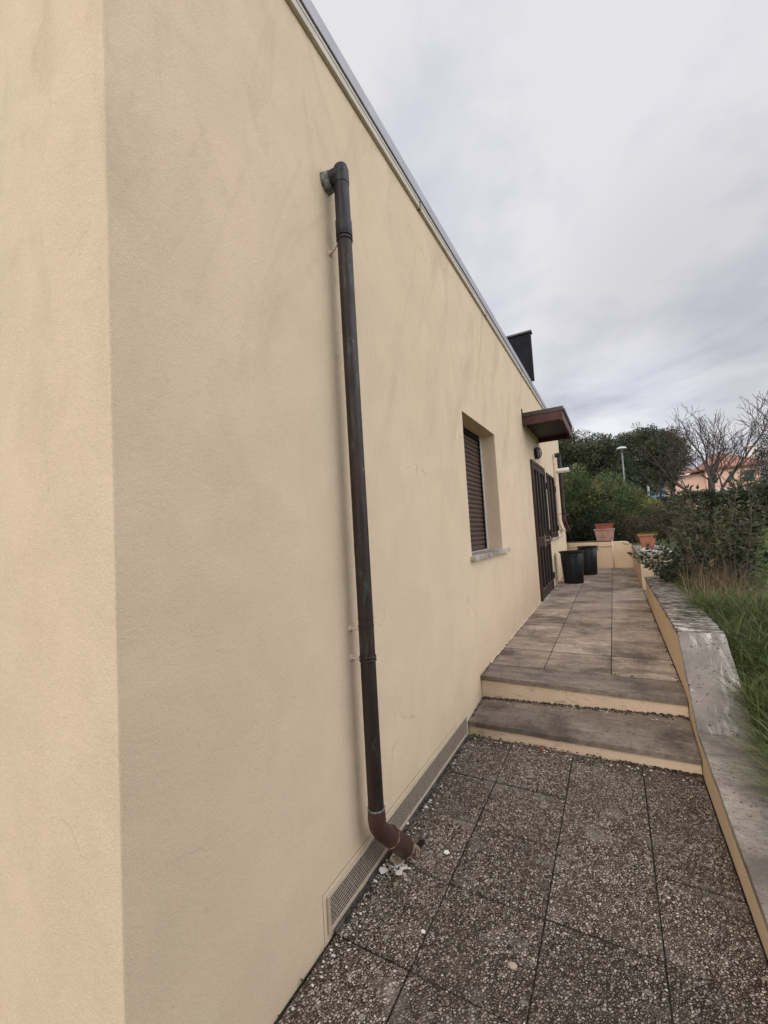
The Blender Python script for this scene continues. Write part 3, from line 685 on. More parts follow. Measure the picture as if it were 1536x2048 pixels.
for a_ in (0, 90): 
    ca, sa = math.cos(math.radians(a_)), math.sin(math.radians(a_))
    b.tube([(W+0.05+0.062*math.sin(t), ly+ca*0.097*math.cos(t), lz+sa*0.097*math.cos(t)) for t in np.linspace(0, math.pi, 13)], 0.005, 6)
b.tube([(W+0.085, ly+0.08*math.cos(t), lz+0.08*math.sin(t)) for t in np.linspace(0, 2*math.pi, 25)], 0.005, 6); b.build('cage', 'iron_black', wl, smooth=True)

# ------------------------------------------------------------------ main downpipe
px, py, pr = -1.002, 1.598, 0.0345
dp = empty('downpipe', (px, py, 0), 'dark copper downpipe on the near wall with a red brown foot elbow', 'pipe')
b = MB(); b.tube([(px, py, 3.255), (px, py, 2.965)], pr+0.001, 32); b.build('upper_pipe', 'pipe_dark', dp, auto=True)
b = MB(); b.tube([(W-0.01, 1.585, 3.235), (W+0.02, 1.588, 3.238), (px-0.010, py-0.004, 3.252), (px+0.018, py+0.002, 3.262)], [0.043, 0.041, 0.036, 0.035], 28)
b.tube([(px, py, 3.20), (px, py, 3.268), (px-0.002, py, 3.285), (px-0.006, py, 3.292)], [0.0375, 0.038, 0.034, 0.02], 28); b.build('top_elbow', 'pipe_dark', dp, auto=True)
b = MB(); vs = [] 
b.tube([(W-0.001, 1.583, 3.235), (W+0.006, 1.583, 3.235), (W+0.030, 1.588, 3.238), (W+0.036, 1.588, 3.238)], [0.049, 0.047, 0.043, 0.040], 24)
for i, v in enumerate(b.v): b.v[i] = tuple(Vector(v)+Vector((0, noise.noise(Vector(v)*40), noise.noise(Vector(v)*40+Vector((3, 3, 3)))))*0.005)
b.build('wall_seal', 'verdigris', dp, smooth=True)
b = MB(); b.tube([(px, py, 3.02), (px, py, 3.016), (px, py, 2.955), (px, py, 2.95)], [pr+.002, pr+.0045, pr+.0045, pr+.002], 32); b.build('collar', 'pipe_dark', dp, auto=True)
b = MB(); b.tube([(px+0.002*noise.noise(Vector((0, 0, z))), py+0.0022*noise.noise(Vector((4, 0, z))), z) for z in np.linspace(2.975, 0.335, 28)], pr, 32); b.build('long_pipe', 'pipe_copper', dp, auto=True)
def ring(z, r, h, mat, name):
    m = MB(); m.tube([(px, py, z+h/2), (px, py, z+h/4), (px, py, z-h/4), (px, py, z-h/2)], [r, r+.002, r+.002, r], 32); return m.build(name, mat, dp, auto=True)
for z in (2.945, 2.925): ring(z, pr+.0028, .010, 'pipe_dark', 'clamp_ring')
for z in (0.985, 1.000): ring(z, pr+.0024, .009, 'pipe_copper', 'clamp_ring')
ring(1.17, pr+.0006, .004, 'pipe_copper', 'pipe_seam'); ring(1.135, pr+.0006, .004, 'pipe_copper', 'pipe_seam')
for (z, dz_) in ((2.92, -0.035), (0.99, 0.0), (1.12, 0.0)):
    b = MB(); b.tube([(W-0.004, py-0.012, z+dz_), (W+0.022, py-0.012, z+dz_*0.8), (px-0.022, py-0.018, z)], [0.006, 0.005, 0.005], 8)
    b.tube([(W-0.002, py-0.012, z+dz_), (W+0.006, py-0.012, z+dz_)], 0.013, 10); b.build('bracket', 'pale_cream', dp, smooth=True)
# foot elbow in red plastic pipe
er = 0.0385
path = [Vector((px, py, 0.352)), Vector((px, py, 0.31)), Vector((px, py+0.005, 0.275)), Vector((px+0.003, py+0.025, 0.240)), Vector((px+0.008, py+0.058, 0.205)), Vector((px+0.012, py+0.085, 0.182))]
b = MB(); b.tube(path, [er-.001, er+.001, er, er, er, er+.001], 32); b.build('foot_elbow', 'pipe_red', dp, auto=True)
ring(0.351, er-.001, .006, 'verdigris', 'pipe_seam')
foot = Vector((-0.972, 1.845, 0.012)); p0 = path[-1]; dd = (foot-p0)
b = MB(); b.tube([p0-dd*0.05, p0+dd*0.02, p0+dd*0.72, p0+dd*0.74], [er+.003, er+.0045, er+.0045, er+.002], 32); b.build('foot_pipe', 'pipe_red', dp, auto=True)
for t_ in (0.02, 0.70):
    b = MB(); q = p0+dd*t_; b.tube([q, q+dd*0.025], [er+.0068, er+.0068], 32); b.build('pipe_seam', 'rust', dp, auto=True)
b = MB(); b.tube([p0+dd*0.74, p0+dd*0.9, p0+dd*1.08, foot+Vector((0.01, 0.012, -0.05))], [er-.002, er-.001, er+.001, er], 24)
for i, v in enumerate(b.v): b.v[i] = tuple(Vector(v)+noise.noise_vector(Vector(v)*45)*0.003)
b.build('foot_sleeve', 'rust', dp, smooth=True)

# ------------------------------------------------------------------ far downpipe and stub on the wall
fy, fx = 10.35, -0.985
fp = empty('downpipe', (fx, fy, 1.4), 'far dark downpipe near the end of the house wall, behind the white stub', 'pipe')
b = MB(); b.tube([(fx, fy, 3.16), (fx, fy, 2.7)], 0.046, 20); b.build('upper_pipe', 'pipe_dark', fp, auto=True)
b = MB(); b.tube([(W-0.005, fy, 3.15), (fx-0.02, fy, 3.16), (fx+0.03, fy, 3.165)], 0.05, 16); b.build('top_elbow', 'pipe_dark', fp, auto=True)
b = MB(); b.tube([(fx, fy, 2.7), (fx, fy, 1.72)], 0.045, 20); b.build('long_pipe', 'pipe_copper', fp, auto=True)
b = MB(); b.tube([(fx, fy, 1.76), (fx, fy, 1.66), (fx+.01, fy+.06, 1.58), (fx+.02, fy+.16, 1.50), (fx+.05, fy+.26, 1.42), (fx+.05, fy+.30, 1.40)], [.048, .05, .05, .05, .05, .04], 20); b.build('foot_elbow', 'pipe_red', fp, auto=True)
b = MB(); b.tube([(W, fy-0.02, 1.80), (fx-0.03, fy-0.03, 1.79)], 0.008, 8).tube([(fx, fy, 1.785), (fx, fy, 1.80)], .05, 20); b.build('bracket', 'iron_black', fp)
b = MB(); b.tube([(W+0.022, 9.95, 3.12), (W+0.022, 9.95, 1.72), (W+0.026, 9.98, 1.60), (W+0.036, 10.10, 1.50), (W+0.05, 10.3, 1.42), (W+0.05, 10.6, 1.40)], 0.022, 14)
o = b.build('stripe', 'pale_cream', auto=True); tag(o, 'thin cream conduit curving beside the far downpipe', 'stripe')  # tube standing for the pale line beside the far pipe
sp_ = empty('outlet_pipe', (W, 10.02, 2.76), 'short white plastic pipe sticking straight out of the wall', 'pipe')
b = MB(); b.tube([(W-0.01, 10.02, 2.745), (-0.765, 10.02, 2.752)], 0.052, 24, caps=False).tube([(W-0.01, 10.02, 2.745), (-0.768, 10.02, 2.752)], 0.047, 24, caps=False); b.build('tube', 'pvc_white', sp_, auto=True)
b = MB(); b.tube([(W-0.001, 10.02, 2.745), (W+0.006, 10.02, 2.745)], 0.060, 24); b.build('flange', 'pale_cream', sp_)

# ------------------------------------------------------------------ garden walls
lw = empty('low_wall', (0.47, 3, 0), 'low cream garden wall with grey stone capping, ramping up beside the steps', 'wall')
XI, XO = 0.347, 0.590
top = [(-3.0, -0.13), (3.09, 0.262), (3.665, 0.722), (7.27, 0.697)]
prof = [(-3.0, -0.4), (7.25, -0.4), (7.25, 0.66)] + [(3.68, 0.687), (3.10, 0.225), (-3.0, -0.168)]
MB().prism_x(prof, XI, XO-0.01).build('wall', 'garden_plaster', lw)
def capseg(y0, z0, y1, z1, mat, wob=0.004, th=0.036, xi=XI-0.008, xo=XO+0.02, n=30, widen=0.0):
    m = MB(); vs = []; nx_ = 10
    for j in range(n+1):
        f = j/n; y = y0+(y1-y0)*f; z = z0+(z1-z0)*f
        for i in range(nx_+1):
            x = xi+(xo+widen*f-xi)*i/nx_
            if i in (0, nx_): x += wob*noise.noise(Vector((y*8, i, z*4)))
            vs.append((x, y, z+wob*0.8*noise.noise(Vector((x*9, y*9, 3)))))
    nn = nx_+1; N_ = len(vs); vs += [(x, y, z-th) for x, y, z in vs]; fs = []
    for j in range(n):
        for i in range(nx_): fs.append((j*nn+i, j*nn+i+1, (j+1)*nn+i+1, (j+1)*nn+i))
        a = j*nn; fs.append((a, a+nn, a+nn+N_, a+N_)); a += nx_; fs.append((a+nn, a, a+N_, a+nn+N_))
    for i in range(nx_): fs.append((i+1, i, i+N_, i+1+N_)); a = n*nn+i; fs.append((a, a+1, a+1+N_, a+N_))
    m.add(vs, fs); return m.build('cap_stone', mat, lw, bevel=0.004)
capseg(1.2, 0.140, 3.085, 0.262, 'cap_stone'); capseg(-0.8, 0.012, 1.195, 0.1395, 'cap_stone')
capseg(3.09, 0.264, 3.655, 0.722, 'cap_stone_speckled')
capseg(3.66, 0.724, 5.45, 0.712, 'cap_stone_lichen', 0.009, widen=0.02); capseg(5.455, 0.711, 7.29, 0.699, 'cap_stone_lichen', 0.009, xo=XO+0.04, widen=0.03)

pw = empty('planter_wall', (0.9, 8.3, 0.4), 'taller cream planter wall with rough stone top beyond the gap', 'wall')
MB().box(0.340, 1.27, 8.20, 8.42, 0.1, 0.918).box(0.340, 0.62, 8.42, 11.60, 0.1, 0.918).build('wall', 'garden_plaster', pw)
def roughslab(x0, x1, y0, y1, z, th, mat, par, name='cap_stone', amp=0.012):
    return slabmesh(x0, x1, y0, y1, lambda x, y: z+amp*noise.noise(Vector((x*7, y*7, 0)))+amp*0.6*noise.noise(Vector((x*23, y*23, 0))), th, 26, 30, amp*1.5).build(name, mat, par, smooth=False, bevel=0.004)
roughslab(0.328, 0.95, 8.18, 9.6, 0.955, 0.045, 'cap_stone_lichen', pw); roughslab(0.955, 1.29, 8.18, 8.46, 0.952, 0.045, 'cap_stone_lichen', pw)
roughslab(0.330, 0.92, 9.605, 11.6, 0.957, 0.045, 'cap_stone_lichen', pw)
fw = empty('end_wall', (-0.4, 11.7, 0.4), 'cream wall closing the terrace behind the black bins', 'wall')
b = MB(); b.add([(-1.10, 11.61, 0.2), (0.338, 11.61, 0.2), (0.338, 11.61, 0.965), (0.27, 11.61, 1.035), (0.20, 11.61, 1.052), (-1.10, 11.61, 1.066),
                 (-1.10, 11.92, 0.2), (0.338, 11.92, 0.2), (0.338, 11.92, 0.965), (0.27, 11.92, 1.035), (0.20, 11.92, 1.052), (-1.10, 11.92, 1.066)],
                [(0, 1, 2, 3, 4, 5), (11, 10, 9, 8, 7, 6)] + [(i, i+6, (i+1) % 6+6, (i+1) % 6) for i in range(6)]); b.build('wall', 'garden_plaster', fw)
b = MB(); b.box(-1.05, -0.085, 11.585, 11.609, 0.945, 1.045); b.build('ledge', 'garden_plaster', fw, bevel=0.008)
MB().box(-1.08, -0.06, 11.62, 11.93, 1.067, 1.082).build('edge_strip', 'step_stone', fw)
b = MB(); b.tube([(-0.068, 11.597, 0.43), (-0.068, 11.597, 1.10)], 0.012, 10); o = b.build('thin_pipe', 'pale_cream', smooth=True); tag(o, 'thin vertical cream pipe on the end wall', 'pipe')
b = MB(); b.tube([(0.16, 11.60, 1.03), (0.2, 11.59, 0.985), (0.235, 11.59, 1.0), (0.26, 11.59, 0.975), (0.30, 11.59, 1.02)], 0.006, 6); o = b.build('bent_wire', 'iron_black'); tag(o, 'bent dark wire at the chipped end of the end wall', 'wire')

# ------------------------------------------------------------------ bins
def bin_(x, y, z, rb, rt, h, label, hang):
    r = empty('rubbish_bin', (x, y, z), label, 'bin', 'black plastic bins by the house wall')
    b = MB(); t = 0.006
    b.lathe([(rb*0.6, z+0.004), (rb-0.01, z+0.002), (rb, z+0.012), (rt, z+h-0.02), (rt-t, z+h-0.01), (rb-t, z+0.03), (rb*0.3, z+0.028)], x, y, 48); b.build('body', 'bin_plastic', r, auto=True)
    b = MB(); b.lathe([(rt+0.001, z+h-0.035), (rt+0.022, z+h-0.03), (rt+0.026, z+h-0.005), (rt+0.018, z+h), (rt-0.004, z+h-0.002), (rt-0.004, z+h-0.03)], x, y, 48); b.build('rim', 'bin_plastic', r, auto=True)
    for s in (0, math.pi):
        a = hang+s; c = Vector((math.cos(a), math.sin(a), 0)); tt = Vector((-c.y, c.x, 0)); R_ = rt-0.006
        P = Vector((x, y, z+h-0.085))
        b = MB(); b.tube([P+c*R_-tt*0.055+Vector((0, 0, .03)), P+c*(R_+.028)-tt*.055, P+c*(R_+.03)+tt*.055, P+c*R_+tt*.055+Vector((0, 0, .03))], 0.008, 8); b.build('handle', 'bin_plastic', r, smooth=True)
    return r
bin_(-0.772, 9.00, terz(9.0), 0.178, 0.212, 0.625, 'nearer black plastic bin with one side handle facing the path', -1.25)
bin_(-0.555, 10.35, terz(10.35), 0.158, 0.190, 0.625, 'farther black plastic bin, partly hidden behind the other', 0.25)

# ------------------------------------------------------------------ planters and rocks
def trough(x0, x1, y0, y1, z0, h, mat, name='flower_trough', label='', flare=0.035, rim=0.035, soil=True, group=None):
    r = empty(name, ((x0+x1)/2, (y0+y1)/2, z0), label, 'planter', group)
    def ringp(d, z): return [(x0-d, y0-d, z), (x1+d, y0-d, z), (x1+d, y1+d, z), (x0-d, y1+d, z)]
    levels = [ringp(-flare, z0), ringp(0, z0+h-rim), ringp(0.014, z0+h-rim), ringp(0.018, z0+h), ringp(-0.006, z0+h), ringp(-0.012, z0+h-0.045)]
    b = MB(); vs = [p for l in levels for p in l]; fs = [(3, 2, 1, 0)]
    for i in range(len(levels)-1):
        for k in range(4): fs.append((i*4+k, i*4+(k+1) % 4, (i+1)*4+(k+1) % 4, (i+1)*4+k))
    b.add(vs, fs); b.build('pot', mat, r, bevel=0.006)
    if soil: MB().add(ringp(-0.008, z0+h-0.03), [(0, 1, 2, 3)]).build('soil', 'soil', r)
    return r
trough(-0.435, 0.0, 11.66, 11.86, 1.083, 0.30, 'terracotta_pale', label='pale terracotta trough on the end wall, carrying a redder one')
trough(-0.405, -0.02, 11.675, 11.845, 1.352, 0.155, 'terracotta_red', label='red terracotta trough nested in the pale one on the end wall', flare=0.01)
pot3 = trough(0.405, 0.70, 9.52, 9.80, 0.972, 0.285, 'terracotta_orange', label='orange terracotta pot with green sprouts on the planter wall', flare=0.055)
def rock(name, c, s, mat, label, cat='rock', seed=0, rot=0):
    import bmesh
    bm = bmesh.new(); bmesh.ops.create_icosphere(bm, subdivisions=3, radius=1)
    for v in bm.verts:
        n_ = 1+0.22*noise.noise(v.co*1.4+Vector((seed, 0, 0)))+0.08*noise.noise(v.co*4+Vector((seed, 0, 0)))
        v.co = Vector((v.co.x*s[0]*n_, v.co.y*s[1]*n_, v.co.z*s[2]*n_))
    bmesh.ops.rotate(bm, verts=bm.verts, matrix=Matrix.Rotation(rot, 3, 'Z'))
    me = bpy.data.meshes.new(name); bm.to_mesh(me); bm.free(); me.materials.append(MATS[mat])
    me.polygons.foreach_set('use_smooth', [True]*len(me.polygons)); a = me.attributes.new('tint', 'FLOAT', 'POINT')
    o = bpy.data.objects.new(name, me); COL.objects.link(o); o.location = c; tag(o, label, cat); return o
rock('rock', (0.462, 8.95, 0.99), (0.085, 0.06, 0.040), 'rock_white', 'white rounded stone in front of the orange pot', seed=1)
rock('rock', (0.585, 8.80, 0.975), (0.05, 0.05, 0.028), 'rock_white', 'smaller grey white stone right of the white stone', seed=4)
rock('rock', (0.76, 8.32, 0.972), (0.07, 0.05, 0.030), 'rock_white', 'stone at the front edge of the planter wall, half under leaves', seed=7)

# ------------------------------------------------------------------ loose plaster chips, rubble
def flake(p, s, seed, name='plaster_chip', mat='plaster_chip', th=0.005, label=None, cat='debris', group=None, tilt=0.2):
    r = random.Random(seed); n = r.randint(5, 7); a0 = r.uniform(0, 6.28)
    ring_ = [(math.cos(a0+2*math.pi*k/n)*s*r.uniform(0.55, 1.1), math.sin(a0+2*math.pi*k/n)*s*r.uniform(0.4, 0.8)) for k in range(n)]
    tx, ty = r.uniform(-tilt, tilt), r.uniform(-tilt, tilt)
    vs = [(p[0]+x, p[1]+y, p[2]+0.003+th+s*tilt*0.8+x*tx+y*ty) for x, y in ring_]; lo = [(x, y, z-th) for x, y, z in vs]
    fs = [tuple(range(n)), tuple(range(2*n-1, n-1, -1))] + [(i+n, (i+1) % n+n, (i+1) % n, i) for i in range(n)]
    return vs+lo, fs
def chip(u, v, zc, s, seed, label, mat='plaster_chip'):
    d = right*(u-PP[0]) + down*(v-PP[1]) + fwd*F; p = CAMPOS + d*((zc-CAMPOS.z)/d.z)
    vs, fs = flake(p, s, seed); b = MB(); b.add(vs, fs)
    tag(b.build('plaster_chip', mat, bevel=0.001), label, 'debris', 'plaster chips fallen on the lower path')
chip(893, 1708, 0, 0.020, 3, 'white triangular plaster chip right of the downpipe foot')
chip(846, 1867, 0, 0.013, 4, 'small white chip on the tile joint below the downpipe foot')
chip(752+275, 1938, 0, 0.020, 6, 'tan plaster chip on the tile near the bottom of the path', 'rubble')
chip(660, 1862, 0.012, 0.022, 7, 'cream plaster lump at the near end of the vent grille')
chip(765, 1745, 0.006, 0.030, 8, 'white plaster flake beside the vent grille near the pipe foot')
chip(797, 1750, 0.004, 0.026, 9, 'curved white plaster flake in the rubble under the pipe foot')
chip(812, 1649, 0.008, 0.022, 10, 'white plaster flake just behind the red foot pipe')
chip(852, 1617, 0.004, 0.015, 11, 'long pale flake on the tile beyond the downpipe')
chip(1298, 1524, 0, 0.02, 12, 'pale flake at the foot of the lower step')
chip(1085, 1500, 0.0, 0.014, 13, 'tiny red scrap near the lower step', 'red_scrap')
chip(1105-28, 1437, 0.115, 0.014, 14, 'small tan leaf on the lower tread', 'rubble')
b = MB(); R_ = random.Random(5)
for k in range(330):
    q = R_.random()
    if q < 0.5:
        y = R_.uniform(0.75, 3.05); x = W+0.03+abs(R_.gauss(0, 0.035)); z = 0.002; s = R_.uniform(0.002, 0.008)*(1+0.8*(R_.random() < 0.1))
    elif q < 0.70:
        a = R_.uniform(0, 6.28); r_ = abs(R_.gauss(0, 0.05)); x = -1.005+r_*math.cos(a)*0.8; y = 1.77+r_*math.sin(a)*1.2; z = 0.003; s = R_.uniform(0.004, 0.015)
    elif q < 0.80: x = R_.uniform(-0.9, 0.33); y = 3.05-abs(R_.gauss(0, 0.03)); z = 0.0; s = R_.uniform(0.003, 0.010)
    elif q < 0.9: x = R_.uniform(-1.05, 0.33); y = 3.47-abs(R_.gauss(0, 0.04)); z = t1(x, y); s = R_.uniform(0.003, 0.009)
    else:
        x = R_.uniform(-1, 0.3); y = R_.uniform(0.7, 3.0); z = 0.003; s = R_.uniform(0.002, 0.005)
    vs, fs = flake((x, y, z), s, k+100, th=0.002, tilt=0.3); b.add(vs, fs, R_.random())
o = b.build('plaster_debris', 'plaster_chip'); tag(o, 'small crumbs of plaster scattered along the wall foot and steps', 'debris', kind='stuff')
b = MB()
for k in range(90):
    a = R_.uniform(0, 6.28); r_ = abs(R_.gauss(0, 0.045)); x = -1.0+r_*math.cos(a)*0.75; y = 1.78+r_*math.sin(a)*1.3
    vs, fs = flake((x, y, 0.0), R_.uniform(0.004, 0.013), k+900, th=0.006, tilt=0.5); b.add(vs, fs)
o = b.build('rubble', 'rubble'); tag(o, 'broken mortar rubble around the foot of the near downpipe', 'debris', kind='stuff')
b = MB(); b.box(-0.972, -0.945, 1.885, 1.945, 0.0, 0.0062); o = b.build('paving_hole', 'dark_void'); tag(o, 'dark broken hole in the tile behind the pipe foot', 'hole', kind='structure')

# ------------------------------------------------------------------ plants
def leafquads(C, D, Ln, Wd, T, fold=0.25, droop=0.0):
    """C base (n,3), D unit dirs, lengths, widths -> 4-vert folded leaves (2 tris each as quads)"""
    n = len(C); U = np.cross(D, rng.normal(size=(n, 3))); U /= np.linalg.norm(U, axis=1)[:, None]+1e-9
    Nn = np.cross(D, U); Ln = Ln[:, None]; Wd = Wd[:, None]
    mid = C + D*Ln*0.45
    tip = C + D*Ln; tip[:, 2] -= (droop*Ln)[:, 0]
    V = np.stack([C, mid+U*Wd*0.5+Nn*Wd*fold*0.5, tip, mid-U*Wd*0.5+Nn*Wd*fold*0.5], 1).reshape(-1, 3)
    Fc = np.arange(4*n).reshape(n, 4)
    return V, Fc, np.repeat(T, 4)
def unit(a): return a/(np.linalg.norm(a, axis=1)[:, None]+1e-9)
def clumps(centers, radii, per, ln, wd, squash=0.8, up=0.3, tintspread=0.25):
    """leaf clumps: each a small ball of leaves pointing outwards"""
    P = []; D = []; T = []
    for c, r in zip(centers, radii):
        n = max(6, int(per*(r/np.mean(radii))**2)); d = unit(rng.normal(size=(n, 3)))
        q = r*rng.uniform(0.25, 1.0, (n, 1))**0.6
        p = c + d*q*np.array([1, 1, squash]); P.append(p)
        dd = unit(d+rng.normal(size=(n, 3))*0.6+np.array([0, 0, up])); D.append(dd)
        T.append(np.clip(rng.normal(0.5, 0.2, n)+rng.normal(0, tintspread), 0, 1))
    P = np.concatenate(P); D = np.concatenate(D); T = np.concatenate(T); n = len(P)
    return leafquads(P, D, ln*rng.uniform(0.6, 1.3, n), wd*rng.uniform(0.7, 1.3, n), T)
def branches(base, height, n_main, depth, spread, r0, seed, seglen=0.35, upturn=0.15, wig=0.25, child=(2, 3), shrink=0.72, tips=None):
    R_ = random.Random(seed); b = MB()
    def grow(p, d, ln, r, lv):
        pts = [p.copy()]; rad = [r]; n = max(3, int(ln/seglen)); q = p.copy(); dv = d.copy()
        for i in range(n):
            dv = (dv + Vector((R_.gauss(0, wig), R_.gauss(0, wig), R_.gauss(0, wig)))*0.5 + Vector((0, 0, upturn))).normalized()
            q = q + dv*(ln/n); pts.append(q.copy()); rad.append(max(0.0095, r*(1-0.45*(i+1)/n)))
            if lv > 0 and lv < depth and R_.random() < 0.55:
                s = Vector((R_.gauss(0, 1), R_.gauss(0, 1), R_.gauss(0, 1))).normalized()
                grow(q, (dv+s*spread).normalized(), ln*shrink*R_.uniform(0.5, 0.9), r*0.42, lv+1)
        b.tube(pts, rad, 10 if lv == 0 else (7 if lv < 2 else 4), True)
        if tips is not None: tips.append((q.copy(), dv.copy(), lv))
        if lv < depth:
            for k in range(R_.randint(*child)):
                s = Vector((R_.gauss(0, 1), R_.gauss(0, 1), R_.gauss(0, 0.5))).normalized()
                grow(q, (dv+s*spread).normalized(), ln*shrink*R_.uniform(0.7, 1.1), rad[-1]*0.85, lv+1)
    for k in range(n_main):
        a = 2*math.pi*k/n_main+R_.uniform(-0.4, 0.4)
        grow(Vector(base), Vector((math.cos(a)*spread*0.9, math.sin(a)*spread*0.9, 1)).normalized() if n_main > 1 else Vector((0, 0, 1)), height, r0, 0)
    return b
def tree(name, base, crown_c, crown_r, nclump, cr, per, ln, wd, mat, label, trunk_r=0.12, bark='bark', seed=1, group=None, shell=0.55, lean=0, squash=0.8):
    root = empty(name, base, label, 'tree', group)
    R_ = np.random.default_rng(seed); base = Vector(base); cc = np.array(crown_c); cr_ = np.array(crown_r)
    d = unit(R_.normal(size=(nclump, 3))); q = R_.uniform(shell, 1.0, (nclump, 1))
    lump = 1+0.22*np.array([[noise.noise(Vector(x)*2.2+Vector((seed, 0, 0)))] for x in d])
    centers = cc + d*q*cr_*lump; centers = centers[centers[:, 2] > base.z+0.15]
    radii = R_.uniform(0.6, 1.3, len(centers))*cr
    b = MB(); top_ = Vector(cc)
    pts = [base + (top_-base)*t + Vector((noise.noise(Vector((t*3, seed, 0)))*0.2, 0, 0)) for t in np.linspace(0, 1, 7)]
    b.tube(pts, [trunk_r*(1-0.6*t) for t in np.linspace(0, 1, 7)], 10)
    for c in centers[::max(1, len(centers)//60)]:
        t = random.uniform(0.35, 0.9); p = base+(top_-base)*t; c = Vector(c)
        m_ = p*0.5+c*0.5+Vector((0, 0, 0.1))
        b.tube([p, m_, c], [trunk_r*0.35, trunk_r*0.2, trunk_r*0.06], 5)
    b.build('trunk', bark, root, smooth=True)
    V, Fc, T = clumps(centers, radii, per, ln, wd, squash)
    npmesh('crown', V, Fc, T, mat, root); return root

def shrub(base, stems, h, spread, ln, wd, spacing, mat, label, seed=1, stem_r=0.006, bark='bark', name='shrub', group=None, cat='shrub', up=0.8, angle=0.8, bare=0.15, droop=0.1, bend=0.35, rad0=0.08):
    R_ = random.Random(seed); root = empty(name, base, label, cat, group); b = MB(); P = []; D = []; TT = []
    for k in range(stems):
        a = R_.uniform(0, 6.28); q = R_.random()**0.5; p0 = Vector(base)+Vector((math.cos(a), math.sin(a), 0))*rad0*q
        d = Vector((math.cos(a)*spread*q, math.sin(a)*spread*q, up)).normalized(); H_ = h*R_.uniform(0.6, 1.05); n = 9; pts = [p0]; tint = R_.gauss(0.5, 0.15)
        for i in range(n):
            d = (d+Vector((R_.gauss(0, .16), R_.gauss(0, .16), R_.gauss(0.02, .08)))*bend).normalized(); pts.append(pts[-1]+d*H_/n)
        b.tube(pts, [stem_r*(1-0.75*i/n) for i in range(n+1)], 5)
        m = int(H_/spacing)
        for i in range(m):
            t = bare+(1-bare)*R_.random(); f = t*n; i0 = min(int(f), n-1); p = pts[i0].lerp(pts[i0+1], f-i0); ax = (pts[i0+1]-pts[i0]).normalized()
            s = Vector((R_.gauss(0, 1), R_.gauss(0, 1), R_.gauss(0, 1))); s = (s-ax*s.dot(ax)).normalized()
            P.append(p+s*0.004); D.append((ax*(1-angle*0.6)+s*angle).normalized()); TT.append(min(1, max(0, tint+R_.gauss(0, .22))))
        for i in range(5): P.append(pts[-1]); D.append((ax+Vector((R_.gauss(0, .3), R_.gauss(0, .3), R_.gauss(0, .3)))).normalized()); TT.append(min(1, max(0, tint+.2)))
    b.build('stems', bark, root, smooth=True)
    n = len(P); V, Fc, T = leafquads(np.array(P), np.array(D), ln*rng.uniform(0.55, 1.2, n), wd*rng.uniform(0.7, 1.2, n), np.array(TT), 0.3, droop)
    npmesh('leaves', V, Fc, T, mat, root); return root
def bush(base, r, nclump, cr, per, ln, wd, mat, label, seed=1, name='bush', group=None, cat='bush', shell=0.5, up=0.3):
    """dense rounded bush: leaf clumps on woody stems rising from the ground"""
    root = empty(name, base, label, cat, group); R_ = np.random.default_rng(seed); cc = np.array(base)+np.array([0, 0, r[2]*0.45])
    d = unit(R_.normal(size=(nclump, 3))); lump = 1+0.25*np.array([[noise.noise(Vector(x)*2.0+Vector((seed, 3, 0)))] for x in d])
    centers = cc+d*R_.uniform(shell, 1.0, (nclump, 1))*np.array([r[0], r[1], r[2]*0.55])*lump
    centers = centers[centers[:, 2] > base[2]+0.05]; b = MB()
    for c in centers[::max(1, len(centers)//45)]:
        c = Vector(c); p = Vector(base)+Vector((random.uniform(-.3, .3)*r[0], random.uniform(-.3, .3)*r[1], 0)); m_ = p.lerp(c, 0.55)+Vector((0, 0, 0.15*r[2]))
        b.tube([p, m_, c], [0.02, 0.013, 0.005], 5)
    b.build('stems', 'bark', root, smooth=True)
    V, Fc, T = clumps(centers, R_.uniform(0.6, 1.3, len(centers))*cr, per, ln, wd, 1.0, up); npmesh('leaves', V, Fc, T, mat, root); return root

# --- behind the end wall
def gb(u, v, Y):            # ground point under a pixel's bearing at depth Y
    p = at(u, v, Y); return (p.x, p.y, lawnz(p.x, p.y))
bz = 0.98
bush((-1.05, 13.3, bz), (1.0, 0.9, 2.25), 230, 0.20, 60, 0.12, 0.022, 'leaf_oleander', 'tall long leaved green bush against the end of the house', 11, group='long leaved bushes behind the end wall', up=0.7)
bush((-0.05, 13.7, bz), (0.95, 0.9, 1.95), 220, 0.20, 60, 0.12, 0.022, 'leaf_oleander', 'long leaved green bush behind the stacked terracotta troughs', 12, group='long leaved bushes behind the end wall', up=0.7)
bush((0.42, 12.9, bz-.1), (0.55, 0.6, 0.95), 110, 0.13, 60, 0.06, 0.014, 'leaf_brown', 'brownish twiggy bush between the troughs and the orange pot', 13)
bush((1.05, 13.6, bz), (0.75, 0.7, 0.95), 140, 0.14, 60, 0.06, 0.016, 'leaf_brown', 'low olive brown bush behind the orange pot', 14)
bush((0.72, 15.5, 1.05), (0.85, 0.7, 1.15), 150, 0.17, 60, 0.10, 0.04, 'leaf_yellow', 'yellow green leafy bush in front of the hedge end', 15)
bush((-1.6, 12.6, 0.9), (0.7, 0.5, 1.0), 110, 0.16, 60, 0.10, 0.022, 'leaf_dark', 'dark low bush in the corner behind the house end', 16)
bush((-0.45, 12.7, 0.9), (0.75, 0.42, 0.95), 130, 0.15, 60, 0.09, 0.02, 'leaf_dark', 'dark low bush directly behind the end wall', 17)

